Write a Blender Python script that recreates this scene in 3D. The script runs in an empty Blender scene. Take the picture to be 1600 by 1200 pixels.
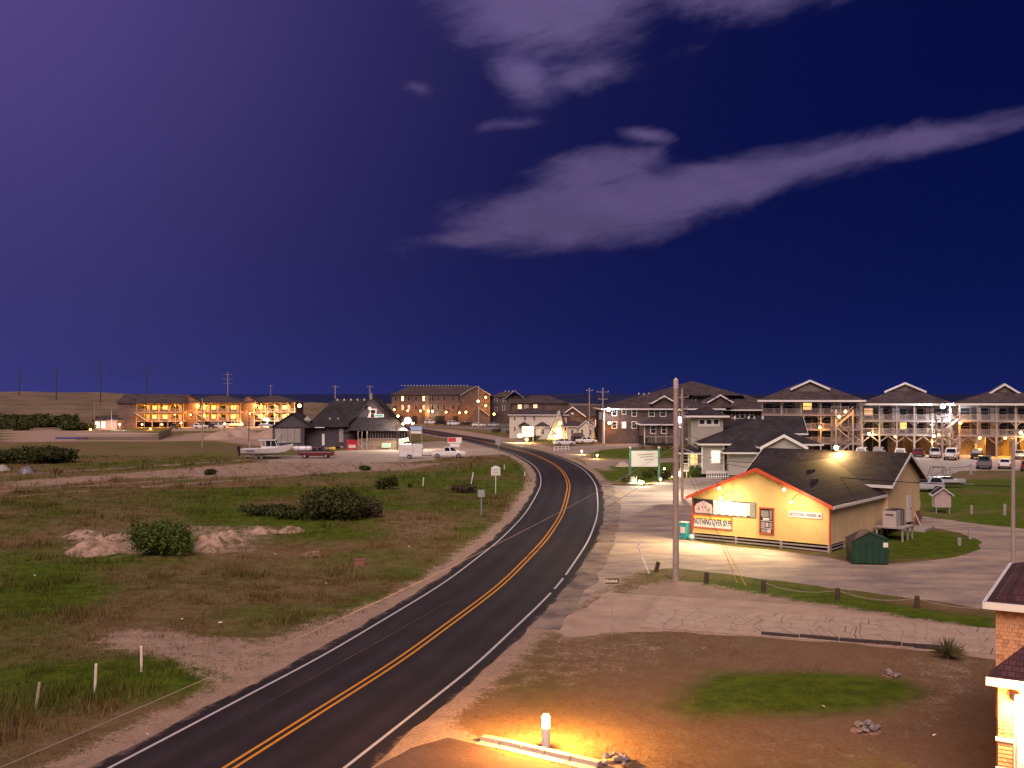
import bpy, math, random
import numpy as np
from mathutils import Vector, Matrix, noise as mnoise
random.seed(7); rng = np.random.default_rng(7)
SC = bpy.context.scene; COL = SC.collection
# ---------------------------------------------------------------- camera
H, F, CX, HV = 11.0, 1600.0, 800.0, 615.0
cam = bpy.data.cameras.new('camera'); camo = bpy.data.objects.new('camera', cam); COL.objects.link(camo)
cam.sensor_width = 36.0; cam.lens = 36.0; cam.shift_y = (HV-600.0)/1600.0
cam.clip_start = 0.5; cam.clip_end = 30000
camo.location = (0, 0, H); camo.rotation_euler = (math.radians(90), 0, 0)
SC.camera = camo
def G(u, v, z=0.0):
    Y = F*(H-z)/(v-HV); return Vector(((u-CX)*Y/F, Y, z))
def P(u, v, Y): return Vector(((u-CX)*Y/F, Y, H-(v-HV)*Y/F))
# ---------------------------------------------------------------- world: dusk sky with storm glow and clouds
W = bpy.data.worlds.new('World'); SC.world = W; W.use_nodes = True
nt = W.node_tree; nt.nodes.clear()
class E:
    """tiny expression wrapper for math nodes"""
    def __init__(s, sock): s.s = sock
def _m(op, *a, clamp=False):
    n = nt.nodes.new('ShaderNodeMath'); n.operation = op; n.use_clamp = clamp
    for i, x in enumerate(a):
        if isinstance(x, E): nt.links.new(x.s, n.inputs[i])
        else: n.inputs[i].default_value = x
    return E(n.outputs[0])
for nm, op in (('add','ADD'),('sub','SUBTRACT'),('mul','MULTIPLY'),('truediv','DIVIDE')):
    setattr(E, '__%s__' % nm, (lambda op: lambda s, o: _m(op, s, o))(op))
    setattr(E, '__r%s__' % nm, (lambda op: lambda s, o: _m(op, o, s))(op))
tc = nt.nodes.new('ShaderNodeTexCoord'); sx = nt.nodes.new('ShaderNodeSeparateXYZ')
nt.links.new(tc.outputs['Generated'], sx.inputs[0])
dx, dy, dz = (E(sx.outputs[i]) for i in range(3))
D2R = 180/math.pi
az = _m('ARCTAN2', dx, dy)*D2R; el = _m('ARCSINE', dz)*D2R
def gauss(a0, e0, s):
    a, e = math.radians(a0), math.radians(e0)
    c = dx*(math.sin(a)*math.cos(e)) + dy*(math.cos(a)*math.cos(e)) + dz*math.sin(e)
    ang = _m('ARCCOSINE', _m('MINIMUM', c, 0.99999))*D2R
    return _m('EXPONENT', (ang/s)*(ang/s)*-1.0)
g = gauss(-33, 25, 22.0)
hz = _m('EXPONENT', _m('MAXIMUM', el, 0.0)*(-1/5.0))
hl = hz*gauss(-32, 2, 40.0)
def vec(a, e, k=1.0):
    n = nt.nodes.new('ShaderNodeCombineXYZ')
    for i, x in enumerate((a, e)): nt.links.new(x.s, n.inputs[i])
    n.inputs[2].default_value = k; return n.outputs[0]
def noise_tex(v, scale, detail, rough=0.55, dist=0.0):
    n = nt.nodes.new('ShaderNodeTexNoise'); nt.links.new(v, n.inputs['Vector'])
    n.inputs['Scale'].default_value = scale; n.inputs['Detail'].default_value = detail
    n.inputs['Roughness'].default_value = rough; n.inputs['Distortion'].default_value = dist
    return E(n.outputs['Fac'])
cr_, sr_ = math.cos(math.radians(9)), math.sin(math.radians(9))
cv = vec((az*cr_+el*sr_)*0.55, (el*cr_-az*sr_)*1.25)
n1 = noise_tex(cv, 0.27, 9, 0.60, 0.55); n4 = noise_tex(cv, 1.3, 6, 0.6, 0.4); n2 = noise_tex(cv, 0.10, 3, 0.5, 0.3); n3 = noise_tex(cv, 0.05, 3)
def ell(u, v, ru, rv, rot):
    k = 57.3/1600; a0 = math.degrees(math.atan((u-800)/1600)); e0 = (615-v)*k
    c, s = math.cos(math.radians(rot)), math.sin(math.radians(rot))
    da, de = az-a0, el-e0
    p = (da*c+de*s)/(ru*k); q = (de*c-da*s)/(rv*k)
    return 1.0-_m('SQRT', p*p+q*q)
shapes = [(910,336,265,70,7,1.05),(1150,292,340,48,9,.95),(1440,254,280,30,7,.85),(1012,222,62,17,-12,.6),(930,274,140,44,8,.9),(745,374,115,23,3,.85),
          (850,10,235,135,-14,1.05),(1060,-20,330,105,-4,1.0),(1330,-10,240,72,-4,.9),(1470,20,110,40,-12,.7),(815,135,80,55,-30,.62),(930,130,105,38,6,.62),(658,152,52,16,-10,.42),(800,203,55,12,5,.38),(720,-20,130,60,-20,.85)]
f = None
for sh in shapes:
    x = _m('MULTIPLY', _m('MULTIPLY', _m('MAXIMUM', ell(*sh[:5]), -0.6), 1.0), sh[5]); f = x if f is None else _m('SMOOTH_MAX', f, x, 0.3)
dens = f + (n1-0.5)*1.05 + (n2-0.5)*0.4 + (n4-0.5)*0.22
dens = _m('MULTIPLY', dens-0.02, 1.55, clamp=True)
dens = dens*dens*(3.0-dens*2.0)
far = _m('MULTIPLY', n3-0.62, 3.0, clamp=True)*_m('MULTIPLY', _m('ABSOLUTE', az)-32.0, 0.1, clamp=True)   # thin cloud elsewhere in the sky
dens = _m('MAXIMUM', dens, far)*0.88
def rgb(r, gg, b):
    n = nt.nodes.new('ShaderNodeRGB'); n.outputs[0].default_value = (r, gg, b, 1); return n.outputs[0]
def vm(op, a, b):
    n = nt.nodes.new('ShaderNodeVectorMath'); n.operation = op
    for i, x in enumerate((a, b)):
        x = x.s if isinstance(x, E) else x
        nt.links.new(x, n.inputs[3] if (op == 'SCALE' and i) else n.inputs[i])
    return n.outputs[0]
base = vm('ADD', rgb(.0016, .0042, .052), vm('SCALE', rgb(.088, .060, .185), g))
base = vm('ADD', base, vm('SCALE', rgb(.004, .007, .040), hz))
base = vm('ADD', base, vm('SCALE', rgb(.012, .014, .055), hl))
# clouds carry the storm light from the left, thinner and greyer to the right and below
shade = 0.22+n1*0.55+n4*0.18+_m('MULTIPLY', el-5.0, 0.028, clamp=True)*0.7
cl = vm('SCALE', rgb(.145, .108, .265), shade)
mx = nt.nodes.new('ShaderNodeMix'); mx.data_type = 'RGBA'
nt.links.new(dens.s, mx.inputs['Factor']); nt.links.new(base, mx.inputs['A']); nt.links.new(cl, mx.inputs['B'])
bg = nt.nodes.new('ShaderNodeBackground'); wo = nt.nodes.new('ShaderNodeOutputWorld')
nt.links.new(mx.outputs['Result'], bg.inputs[0]); nt.links.new(bg.outputs[0], wo.inputs[0])
bg.inputs[1].default_value = 0.47
# ---------------------------------------------------------------- last light of dusk, low and very soft, from behind the camera
sl = bpy.data.lights.new('sun', 'SUN'); so = bpy.data.objects.new('sun', sl); COL.objects.link(so)
sl.energy = 1.7; sl.angle = math.radians(50); sl.color = (1.0, 0.74, 0.68)
so.rotation_euler = (math.radians(43), 0, math.radians(-14))
SC.view_settings.view_transform = 'Standard'; SC.view_settings.look = 'None'
SC.view_settings.exposure = 1.1; SC.view_settings.gamma = 1.0
SC.render.engine = 'CYCLES'
SC.cycles.use_denoising = True; SC.cycles.use_light_tree = True
SC.cycles.max_bounces = 5; SC.cycles.diffuse_bounces = 2; SC.cycles.glossy_bounces = 2
SC.cycles.sample_clamp_indirect = 3.0; SC.cycles.sample_clamp_direct = 0.0
SC.cycles.caustics_reflective = False; SC.cycles.caustics_refractive = False
# ---------------------------------------------------------------- materials
MATS = {}
def mat(name, color=(.5,.5,.5), rough=.7, var=.18, scale=2.0, bump=0.0, metal=0.0, spec=.4, emis=None, color2=None, wave=None, coord='Object', bscale=None):
    if name in MATS: return MATS[name]
    m = bpy.data.materials.new(name); m.use_nodes = True; t = m.node_tree; b = t.nodes['Principled BSDF']
    b.inputs['Roughness'].default_value = rough; b.inputs['Metallic'].default_value = metal
    b.inputs['Specular IOR Level'].default_value = spec
    if emis:
        b.inputs['Base Color'].default_value = (*color, 1)
        b.inputs['Emission Color'].default_value = (*emis[0], 1); b.inputs['Emission Strength'].default_value = emis[1]
    else:
        c = t.nodes.new('ShaderNodeTexCoord')
        n = t.nodes.new('ShaderNodeTexNoise'); n.inputs['Scale'].default_value = scale; n.inputs['Detail'].default_value = 6
        n.inputs['Roughness'].default_value = .65
        t.links.new(c.outputs[coord], n.inputs['Vector'])
        r = t.nodes.new('ShaderNodeValToRGB'); t.links.new(n.outputs['Fac'], r.inputs[0])
        lo = tuple(x*(1-var) for x in color); hi = tuple(min(1, x*(1+var)) for x in (color2 or color))
        r.color_ramp.elements[0].position = .3; r.color_ramp.elements[1].position = .7
        r.color_ramp.elements[0].color = (*lo, 1); r.color_ramp.elements[1].color = (*hi, 1)
        t.links.new(r.outputs[0], b.inputs['Base Color'])
        if bump:
            bp = t.nodes.new('ShaderNodeBump'); bp.inputs['Strength'].default_value = bump; bp.inputs['Distance'].default_value = .05
            n2_ = t.nodes.new('ShaderNodeTexNoise'); n2_.inputs['Scale'].default_value = bscale or scale*6; n2_.inputs['Detail'].default_value = 5
            t.links.new(c.outputs[coord], n2_.inputs['Vector'])
            t.links.new(n2_.outputs['Fac'], bp.inputs['Height']); t.links.new(bp.outputs[0], b.inputs['Normal'])
    MATS[name] = m; return m
def glow(name, color, strength, sample=False):
    m = mat(name, (.8,.8,.8), emis=(color, strength))
    m.cycles.emission_sampling = 'FRONT' if sample else 'NONE'
    return m
def shingle_mat(name, color, var=.25, sx=.6, sz=6.0):
    """roof or wall shingles too far to tell apart: fine courses plus blotches"""
    m = bpy.data.materials.new(name); m.use_nodes = True; t = m.node_tree; b = t.nodes['Principled BSDF']
    c = t.nodes.new('ShaderNodeTexCoord'); b.inputs['Roughness'].default_value = .9; b.inputs['Specular IOR Level'].default_value = .2
    br = t.nodes.new('ShaderNodeTexBrick'); mp = t.nodes.new('ShaderNodeMapping'); t.links.new(c.outputs['Object'], mp.inputs[0])
    mp.inputs['Rotation'].default_value = (math.radians(90), 0, 0)
    t.links.new(mp.outputs[0], br.inputs['Vector']); br.inputs['Scale'].default_value = 1.0
    br.inputs['Brick Width'].default_value = sx; br.inputs['Row Height'].default_value = 1.0/sz; br.inputs['Mortar Size'].default_value = .012
    br.inputs['Color1'].default_value = (*[x*(1+var) for x in color], 1); br.inputs['Color2'].default_value = (*[x*(1-var) for x in color], 1)
    br.inputs['Mortar'].default_value = (*[x*.55 for x in color], 1)
    n = t.nodes.new('ShaderNodeTexNoise'); n.inputs['Scale'].default_value = .5; n.inputs['Detail'].default_value = 7; t.links.new(c.outputs['Object'], n.inputs['Vector'])
    mr = t.nodes.new('ShaderNodeMapRange'); mr.inputs[1].default_value = .3; mr.inputs[2].default_value = .7; mr.inputs[3].default_value = .72; mr.inputs[4].default_value = 1.25
    t.links.new(n.outputs['Fac'], mr.inputs[0])
    v = t.nodes.new('ShaderNodeVectorMath'); v.operation = 'SCALE'; t.links.new(br.outputs['Color'], v.inputs[0]); t.links.new(mr.outputs[0], v.inputs[3])
    t.links.new(v.outputs[0], b.inputs['Base Color']); MATS[name] = m; return m
# ---------------------------------------------------------------- mesh helpers
class MB:
    def __init__(s): s.v = []; s.f = []
    def poly(s, pts, faces):
        o = len(s.v); s.v += [tuple(p) for p in pts]; s.f += [tuple(i+o for i in q) for q in faces]; return s
    def quad(s, a, b, c, d): return s.poly([a, b, c, d], [(0,1,2,3)])
    def box(s, x0, x1, y0, y1, z0, z1):
        return s.poly([(x0,y0,z0),(x1,y0,z0),(x1,y1,z0),(x0,y1,z0),(x0,y0,z1),(x1,y0,z1),(x1,y1,z1),(x0,y1,z1)],
                      [(0,3,2,1),(4,5,6,7),(0,1,5,4),(1,2,6,5),(2,3,7,6),(3,0,4,7)])
    def bar(s, a, b, w, h=None):
        a, b = Vector(a), Vector(b); d = (b-a).normalized(); h = h or w
        up = Vector((0,0,1)) if abs(d.z) < .95 else Vector((0,1,0))
        x = d.cross(up).normalized()*(w/2); y = x.cross(d).normalized()*(h/2)
        pts = [p+sx_*x+sy_*y for p in (a, b) for sx_, sy_ in ((-1,-1),(1,-1),(1,1),(-1,1))]
        return s.poly(pts, [(3,2,1,0),(4,5,6,7),(0,1,5,4),(1,2,6,5),(2,3,7,6),(3,0,4,7)])
    def tube(s, pts, r, n=8, cap=True):
        pts = [Vector(p) for p in pts]; k = len(pts); rs = r if isinstance(r, (list, tuple)) else [r]*k; o = len(s.v)
        for i, p in enumerate(pts):
            d = (pts[min(i+1,k-1)]-pts[max(i-1,0)]).normalized()
            up = Vector((0,0,1)) if abs(d.z) < .9 else Vector((0,1,0))
            x = d.cross(up).normalized(); y = x.cross(d).normalized()
            for j in range(n):
                a = 2*math.pi*j/n; s.v.append(tuple(p+(x*math.cos(a)+y*math.sin(a))*rs[i]))
        for i in range(k-1):
            for j in range(n): s.f.append((o+i*n+j, o+i*n+(j+1)%n, o+(i+1)*n+(j+1)%n, o+(i+1)*n+j))
        if cap: s.f.append(tuple(o+j for j in reversed(range(n)))); s.f.append(tuple(o+(k-1)*n+j for j in range(n)))
        return s
    def loft(s, rings, cap=True, closed=True):
        n = len(rings[0]); o = len(s.v)
        for r in rings: s.v += [tuple(p) for p in r]
        for i in range(len(rings)-1):
            for j in range(n if closed else n-1): s.f.append((o+i*n+j, o+i*n+(j+1)%n, o+(i+1)*n+(j+1)%n, o+(i+1)*n+j))
        if cap: s.f.append(tuple(o+j for j in reversed(range(n)))); s.f.append(tuple(o+(len(rings)-1)*n+j for j in range(n)))
        return s
    def ball(s, c, r, n=8, m=6, sq=(1,1,1)):
        return s.tube([(c[0], c[1], c[2]+r*sq[2]*math.cos(math.pi*i/m)*-1) for i in range(m+1)], [max(.001, r*sq[0]*math.sin(math.pi*i/m)) for i in range(m+1)], n)
    def prism(s, pts, d):
        """polygon pts (3-D, planar) pushed along vector d"""
        n = len(pts); d = Vector(d); q = [Vector(p) for p in pts]
        return s.poly(q+[p+d for p in q], [tuple(range(n)), tuple(reversed(range(n, 2*n)))]+[(i, i+n, (i+1)%n+n, (i+1)%n) for i in range(n)])
    def build(s, name, m, parent=None, smooth=False):
        me = bpy.data.meshes.new(name); me.from_pydata(s.v, [], s.f)
        import bmesh
        bm = bmesh.new(); bm.from_mesh(me); bmesh.ops.recalc_face_normals(bm, faces=bm.faces); bm.to_mesh(me); bm.free()
        me.materials.append(m if not isinstance(m, str) else MATS[m])
        if smooth: me.polygons.foreach_set('use_smooth', [True]*len(me.polygons))
        return link(name, me, parent)
def link(name, me, parent=None):
    o = bpy.data.objects.new(name, me); COL.objects.link(o)
    if parent: o.parent = parent
    return o
def tag(o, label=None, cat=None, group=None, kind=None):
    for k, x in (('label', label), ('category', cat), ('group', group), ('kind', kind)):
        if x: o[k] = x
    return o
def thing(name, label, cat, loc=(0,0,0), rz=0.0, group=None):
    o = bpy.data.objects.new(name, None); COL.objects.link(o); o.location = loc; o.rotation_euler = (0, 0, rz)
    o.empty_display_size = .3
    return tag(o, label, cat, group)
def copy_tree(o, parent=None):
    c = o.copy(); COL.objects.link(c)
    if parent: c.parent = parent
    for ch in o.children: copy_tree(ch, c)
    return c
def text_part(name, txt, size, m, parent, loc, rot=(math.pi/2, 0, 0), sx_=1.0, bold=0.0):
    cu = bpy.data.curves.new(name, 'FONT'); cu.body = txt; cu.size = size; cu.align_x = 'CENTER'; cu.align_y = 'CENTER'
    cu.extrude = .006; cu.offset = bold
    o = bpy.data.objects.new('tmp', cu); COL.objects.link(o)
    me = bpy.data.meshes.new_from_object(o.evaluated_get(bpy.context.evaluated_depsgraph_get()))
    bpy.data.objects.remove(o); me.materials.clear(); me.materials.append(m)
    r = link(name, me, parent); r.location = loc; r.rotation_euler = rot; r.scale = (sx_, 1, 1); return r
# ================================================================ SETTING
def smooth_line(px, step=1.0):
    p = np.array([[*G(u, v)[:2]] for u, v in px]); out = []
    q = np.vstack([2*p[0]-p[1], p, 2*p[-1]-p[-2]])
    for i in range(1, len(q)-2):
        n = max(2, int(np.linalg.norm(q[i+1]-q[i])/step))
        for t in np.arange(n)/n:
            a, b, c, d = q[i-1], q[i], q[i+1], q[i+2]
            out.append(.5*(2*b+(c-a)*t+(2*a-5*b+4*c-d)*t*t+(3*b-a-3*c+d)*t**3))
    out.append(p[-1]); out = np.array(out)
    for _ in range(12): out[1:-1] = .25*out[:-2]+.5*out[1:-1]+.25*out[2:]
    return out
YC = [(358,1200),(400,1174),(530,1091),(620,1035),(700,976),(740,947),(786,911),(820,877),(848,848),(864,826),(879,800),(888,766),(887,752),(880,738),(868,727),(852,718),(830,709),(806,702),(776,695),(740,686.5),(700,680),(670,674.5),(650,671)]
cl_ = smooth_line(YC)
d0 = cl_[0]-cl_[8]; d0 /= np.linalg.norm(d0)
cl_ = np.vstack([cl_[0]+d0*k for k in range(30, 0, -1)]+[cl_])          # on towards and past the camera
d1 = cl_[-1]-cl_[-12]; d1 /= np.linalg.norm(d1)
cl_ = np.vstack([cl_]+[cl_[-1]+d1*k*4 for k in range(1, 60)])
tan = np.gradient(cl_, axis=0); tan /= np.linalg.norm(tan, axis=1)[:, None]
nor = np.stack([tan[:, 1], -tan[:, 0]], 1)                               # to the right of travel
def fn(x, y, s=1.0, seed=0.0, o=4):
    return mnoise.fractal(Vector((x*s+seed, y*s-seed, seed)), 1.0, 2.0, o)
def ribbon(name, off0, off1, z, m, jit0=0, jit1=0, i0=0, i1=None, parent=None, kind='structure', gaps=None):
    mb = MB(); L = cl_[i0:i1]; N = nor[i0:i1]; pts = []
    for k, (p, n) in enumerate(zip(L, N)):
        a = off0+(jit0*fn(p[0], p[1], .35, 3.1) if jit0 else 0); b = off1+(jit1*fn(p[0], p[1], .35, 9.7) if jit1 else 0)
        pts += [(*(p+n*a), z), (*(p+n*b), z)]
    fs = [(2*k, 2*k+1, 2*k+3, 2*k+2) for k in range(len(L)-1) if not (gaps and gaps(k))]
    o = mb.poly(pts, fs).build(name, m, parent)
    if kind and not parent: tag(o, kind=kind)
    return o
def road_material():
    m = bpy.data.materials.new('asphalt'); m.use_nodes = True; t = m.node_tree; b = t.nodes['Principled BSDF']; MATS['asphalt'] = m
    c = t.nodes.new('ShaderNodeTexCoord'); at_ = t.nodes.new('ShaderNodeAttribute'); at_.attribute_name = 'across'
    def ns(scale, det, rough=.6):
        n = t.nodes.new('ShaderNodeTexNoise'); n.inputs['Scale'].default_value = scale; n.inputs['Detail'].default_value = det; n.inputs['Roughness'].default_value = rough
        t.links.new(c.outputs['Object'], n.inputs['Vector']); return n.outputs['Fac']
    def mth(op, x, y=0.0, cl=False):
        n = t.nodes.new('ShaderNodeMath'); n.operation = op; n.use_clamp = cl
        for i, q in enumerate((x, y)):
            if isinstance(q, (int, float)): n.inputs[i].default_value = q
            else: t.links.new(q, n.inputs[i])
        return n.outputs[0]
    ab = mth('ABSOLUTE', at_.outputs['Fac'])
    def bump_at(c0, w):
        d = mth('DIVIDE', mth('SUBTRACT', ab, c0), w); return mth('EXPONENT', mth('MULTIPLY', mth('MULTIPLY', d, d), -1.0))
    tracks = mth('ADD', bump_at(.95, .38), bump_at(2.5, .38))
    r = t.nodes.new('ShaderNodeValToRGB'); t.links.new(ns(.22, 9, .7), r.inputs[0])
    r.color_ramp.elements[0].position = .32; r.color_ramp.elements[0].color = (.017, .012, .0165, 1)
    r.color_ramp.elements[1].position = .72; r.color_ramp.elements[1].color = (.034, .025, .030, 1)
    g = mth('MULTIPLY', mth('ADD', mth('MULTIPLY', ns(45, 3), 1.5), .25), mth('ADD', mth('MULTIPLY', tracks, mth('MULTIPLY', ns(.5, 5), .75)), .82))
    v = t.nodes.new('ShaderNodeVectorMath'); v.operation = 'SCALE'; t.links.new(r.outputs[0], v.inputs[0]); t.links.new(g, v.inputs[3])
    dust = mth('MULTIPLY', mth('SUBTRACT', mth('ADD', mth('MULTIPLY', mth('SUBTRACT', ab, 3.75), 1.3), mth('MULTIPLY', mth('SUBTRACT', ns(1.3, 8, .72), .5), 2.4)), .05), 1.6, True)
    mx_ = t.nodes.new('ShaderNodeMix'); mx_.data_type = 'RGBA'; t.links.new(dust, mx_.inputs['Factor']); t.links.new(v.outputs[0], mx_.inputs['A']); mx_.inputs['B'].default_value = (.24, .165, .125, 1)
    t.links.new(mx_.outputs['Result'], b.inputs['Base Color']); b.inputs['Roughness'].default_value = .85; b.inputs['Specular IOR Level'].default_value = .25
    bp = t.nodes.new('ShaderNodeBump'); bp.inputs['Strength'].default_value = .5; bp.inputs['Distance'].default_value = .02
    t.links.new(ns(60, 3), bp.inputs['Height']); t.links.new(bp.outputs[0], b.inputs['Normal']); return m
road_material()
def paint_mat(name, col):
    m = mat(name, col, .6, .14, 3.0); t = m.node_tree; b = t.nodes['Principled BSDF']; src = b.inputs['Base Color'].links[0].from_socket
    c = t.nodes.new('ShaderNodeTexCoord'); n = t.nodes.new('ShaderNodeTexNoise'); n.inputs['Scale'].default_value = 7.0; n.inputs['Detail'].default_value = 8; n.inputs['Roughness'].default_value = .75
    t.links.new(c.outputs['Object'], n.inputs['Vector']); mr = t.nodes.new('ShaderNodeMapRange'); mr.inputs[1].default_value = .60; mr.inputs[2].default_value = .74; mr.inputs[4].default_value = .8
    t.links.new(n.outputs['Fac'], mr.inputs[0]); x = t.nodes.new('ShaderNodeMix'); x.data_type = 'RGBA'; t.links.new(mr.outputs[0], x.inputs['Factor']); t.links.new(src, x.inputs['A']); x.inputs['B'].default_value = (.03, .024, .028, 1)
    t.links.new(x.outputs['Result'], b.inputs['Base Color'])
paint_mat('white_paint', (.50,.47,.47)); paint_mat('yellow_paint', (.60,.25,.02))
offs = [-4.0, -3.75, -3.4, -2.5, -1.7, -.9, 0, .9, 1.7, 2.5, 3.3, 3.65, 3.9]; pts, ac = [], []
for p, n in zip(cl_, nor):
    for k, o in enumerate(offs):
        e = (.16*fn(p[0], p[1], .35, 3.1)+.10*fn(p[0], p[1], 1.4, 5.1)) if k in (0, len(offs)-1) else 0
        pts.append((*(p+n*(o+e)), .008)); ac.append(o)
nO = len(offs); rd_ = tag(MB().poly(pts, [(i*nO+k, i*nO+k+1, (i+1)*nO+k+1, (i+1)*nO+k) for i in range(len(cl_)-1) for k in range(nO-1)]).build('road', MATS['asphalt']), kind='structure')
rd_.data.attributes.new('across', 'FLOAT', 'POINT').data.foreach_set('value', np.array(ac, dtype=np.float32))
ribbon('edge_line', -3.42, -3.30, .013, MATS['white_paint'], kind='structure')
ribbon('edge_line', 3.19, 3.31, .013, MATS['white_paint'], gaps=lambda k: k in (57, 61))
ribbon('centre_line', -.21, -.09, .013, MATS['yellow_paint']); ribbon('centre_line', .09, .21, .013, MATS['yellow_paint'])
mat('tar', (.012,.011,.012), .5, .1)
# ---- regions of the ground given as outlines on the ground plane
def W2(px): return np.array([[*G(u, v)[:2]] for u, v in px])
REG = {}
def inside_dist(poly, x, y):
    """signed distance, positive inside"""
    n = len(poly); d = np.full(x.shape, 1e9); ins = np.zeros(x.shape, bool)
    for i in range(n):
        a, b = poly[i], poly[(i+1) % n]; e = b-a
        t = np.clip(((x-a[0])*e[0]+(y-a[1])*e[1])/(e@e+1e-9), 0, 1)
        d = np.minimum(d, np.hypot(x-a[0]-t*e[0], y-a[1]-t*e[1]))
        c = ((a[1] > y) != (b[1] > y)); xi = a[0]+(y-a[1])*e[0]/(e[1] if abs(e[1]) > 1e-9 else 1e-9)
        ins ^= c & (x < xi)
    return np.where(ins, d, -d)
def ragged(poly, step=.7, amp=.35, seed=1.0):
    out = []
    for i in range(len(poly)):
        a, b = poly[i], poly[(i+1) % len(poly)]; n = max(1, int(np.linalg.norm(b-a)/step)); e = (b-a)/(np.linalg.norm(b-a)+1e-9)
        for k in range(n):
            p = a+(b-a)*k/n; j = amp*fn(p[0], p[1], .45, seed); out.append((p[0]+e[1]*j, p[1]-e[0]*j))
    return out
def sheet(name, poly, z, m, amp=.35, seed=1.0, step=.7):
    import bmesh
    pts = ragged(poly, step, amp, seed); bm = bmesh.new()
    fc = bm.faces.new([bm.verts.new((x, y, z)) for x, y in pts])
    bmesh.ops.triangulate(bm, faces=[fc]); bmesh.ops.recalc_face_normals(bm, faces=bm.faces)
    me = bpy.data.meshes.new(name); bm.to_mesh(me); bm.free()
    if me.polygons and me.polygons[0].normal.z < 0: me.flip_normals()
    me.materials.append(m); return tag(link(name, me), kind='structure')
def worn_material(name, c1, c2, scale=.35, lo=.4, hi=.6, streak=1.0):
    m = bpy.data.materials.new(name); m.use_nodes = True; t = m.node_tree; b = t.nodes['Principled BSDF']; MATS[name] = m
    c = t.nodes.new('ShaderNodeTexCoord'); mp = t.nodes.new('ShaderNodeMapping'); mp.inputs['Scale'].default_value = (1, streak, 1); mp.inputs['Rotation'].default_value = (0, 0, .12)
    t.links.new(c.outputs['Object'], mp.inputs[0])
    def ns(sc_, det, rough=.65):
        n = t.nodes.new('ShaderNodeTexNoise'); n.inputs['Scale'].default_value = sc_; n.inputs['Detail'].default_value = det; n.inputs['Roughness'].default_value = rough
        t.links.new(mp.outputs[0], n.inputs['Vector']); return n.outputs['Fac']
    r = t.nodes.new('ShaderNodeValToRGB'); t.links.new(ns(scale, 10, .7), r.inputs[0])
    r.color_ramp.elements[0].position = lo; r.color_ramp.elements[0].color = (*c1, 1)
    r.color_ramp.elements[1].position = hi; r.color_ramp.elements[1].color = (*c2, 1)
    s = t.nodes.new('ShaderNodeMapRange'); s.inputs[1].default_value = .3; s.inputs[2].default_value = .7; s.inputs[3].default_value = .75; s.inputs[4].default_value = 1.22
    t.links.new(ns(9, 6), s.inputs[0])
    v = t.nodes.new('ShaderNodeVectorMath'); v.operation = 'SCALE'; t.links.new(r.outputs[0], v.inputs[0]); t.links.new(s.outputs[0], v.inputs[3])
    t.links.new(v.outputs[0], b.inputs['Base Color']); b.inputs['Roughness'].default_value = .92; b.inputs['Specular IOR Level'].default_value = .2
    bp = t.nodes.new('ShaderNodeBump'); bp.inputs['Strength'].default_value = .6; bp.inputs['Distance'].default_value = .03
    t.links.new(ns(14, 5), bp.inputs['Height']); t.links.new(bp.outputs[0], b.inputs['Normal']); return m
SAND = (.40, .285, .215)
worn_material('worn_lot', (.185,.152,.145), (.40,.305,.235), .23, .36, .60, 2.2)
worn_material('worn_path', (.13,.115,.125), (.22,.19,.18), .3, .35, .7)
worn_material('pale_concrete', (.30,.26,.24), (.42,.37,.33), .3, .35, .7)
worn_material('sandy_lot', (.24,.19,.165), (.40,.30,.235), .2, .35, .65, 2.0)
worn_material('red_asphalt', (.085,.05,.042), (.15,.095,.075), .5, .35, .7)
worn_material('loose_sand', tuple(x*.8 for x in SAND), tuple(x*1.15 for x in SAND), .6, .35, .65)
LOT = W2([(958,806),(975,772),(1010,757),(1075,752),(1120,745),(1150,760),(1078,800),(1080,846),(1180,857),(1296,871),(1335,880),(1400,881),(1490,872),(1530,858),(1534,847),(1500,833),(1440,822),(1416,818),(1432,806),(1500,815),(1640,832),(1660,905),(1575,908),(1553,925),(1535,951),(1440,937),(1200,906),(1060,888),(990,892),(950,915),(905,945),(872,952),(900,905),(930,866),(947,830)])
REST = W2([(400,721),(470,712),(520,705),(560,703),(640,702),(650,692),(690,689),(745,693),(790,702),(806,709),(770,711),(700,716),(640,723),(560,722),(480,724)])
HP = W2([(1120,716),(1300,711),(1700,708),(1700,737),(1545,735),(1500,736),(1462,747),(1440,762),(1400,765),(1330,735),(1200,730)])
DRV = W2([(858,703),(900,697),(1010,692),(1015,697),(940,703),(905,714),(890,716)])
DRV2 = W2([(912,721),(950,718),(1070,716),(1075,721),(965,726),(940,731),(925,732)])
PATH3 = W2([(950,757),(975,768),(1040,764),(1085,757),(1120,747),(1112,743),(1062,750),(1010,759),(972,759)])
MOT = W2([(260,674),(480,671),(520,667),(480,664),(270,667)])
HOTL = W2([(625,664),(800,668),(850,672),(800,675),(700,668),(630,668)])
ish = [i for i, p in enumerate(cl_) if 48 < p[1] < 132]
ribbon('shoulder', 3.6, 5.3, .0065, worn_material('worn_shoulder', (.11,.085,.08), (.30,.225,.175), .5, .36, .62), 0, .5, ish[0], ish[-1])
sheet('parking_lot', LOT, .004, MATS['worn_lot'], .45, 1.3)
sheet('restaurant_lot', REST, .004, MATS['sandy_lot'], .8, 2.3, 1.5)
sheet('house_parking', HP, .004, MATS['pale_concrete'], .4, 3.3, 1.5)
sheet('driveway', DRV, .004, MATS['sandy_lot'], .5, 4.1, 1.5); sheet('driveway', DRV2, .004, MATS['sandy_lot'], .4, 5.2, 1.2)
sheet('driveway', PATH3, .006, MATS['pale_concrete'], .3, 6.2, 1.0)
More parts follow.
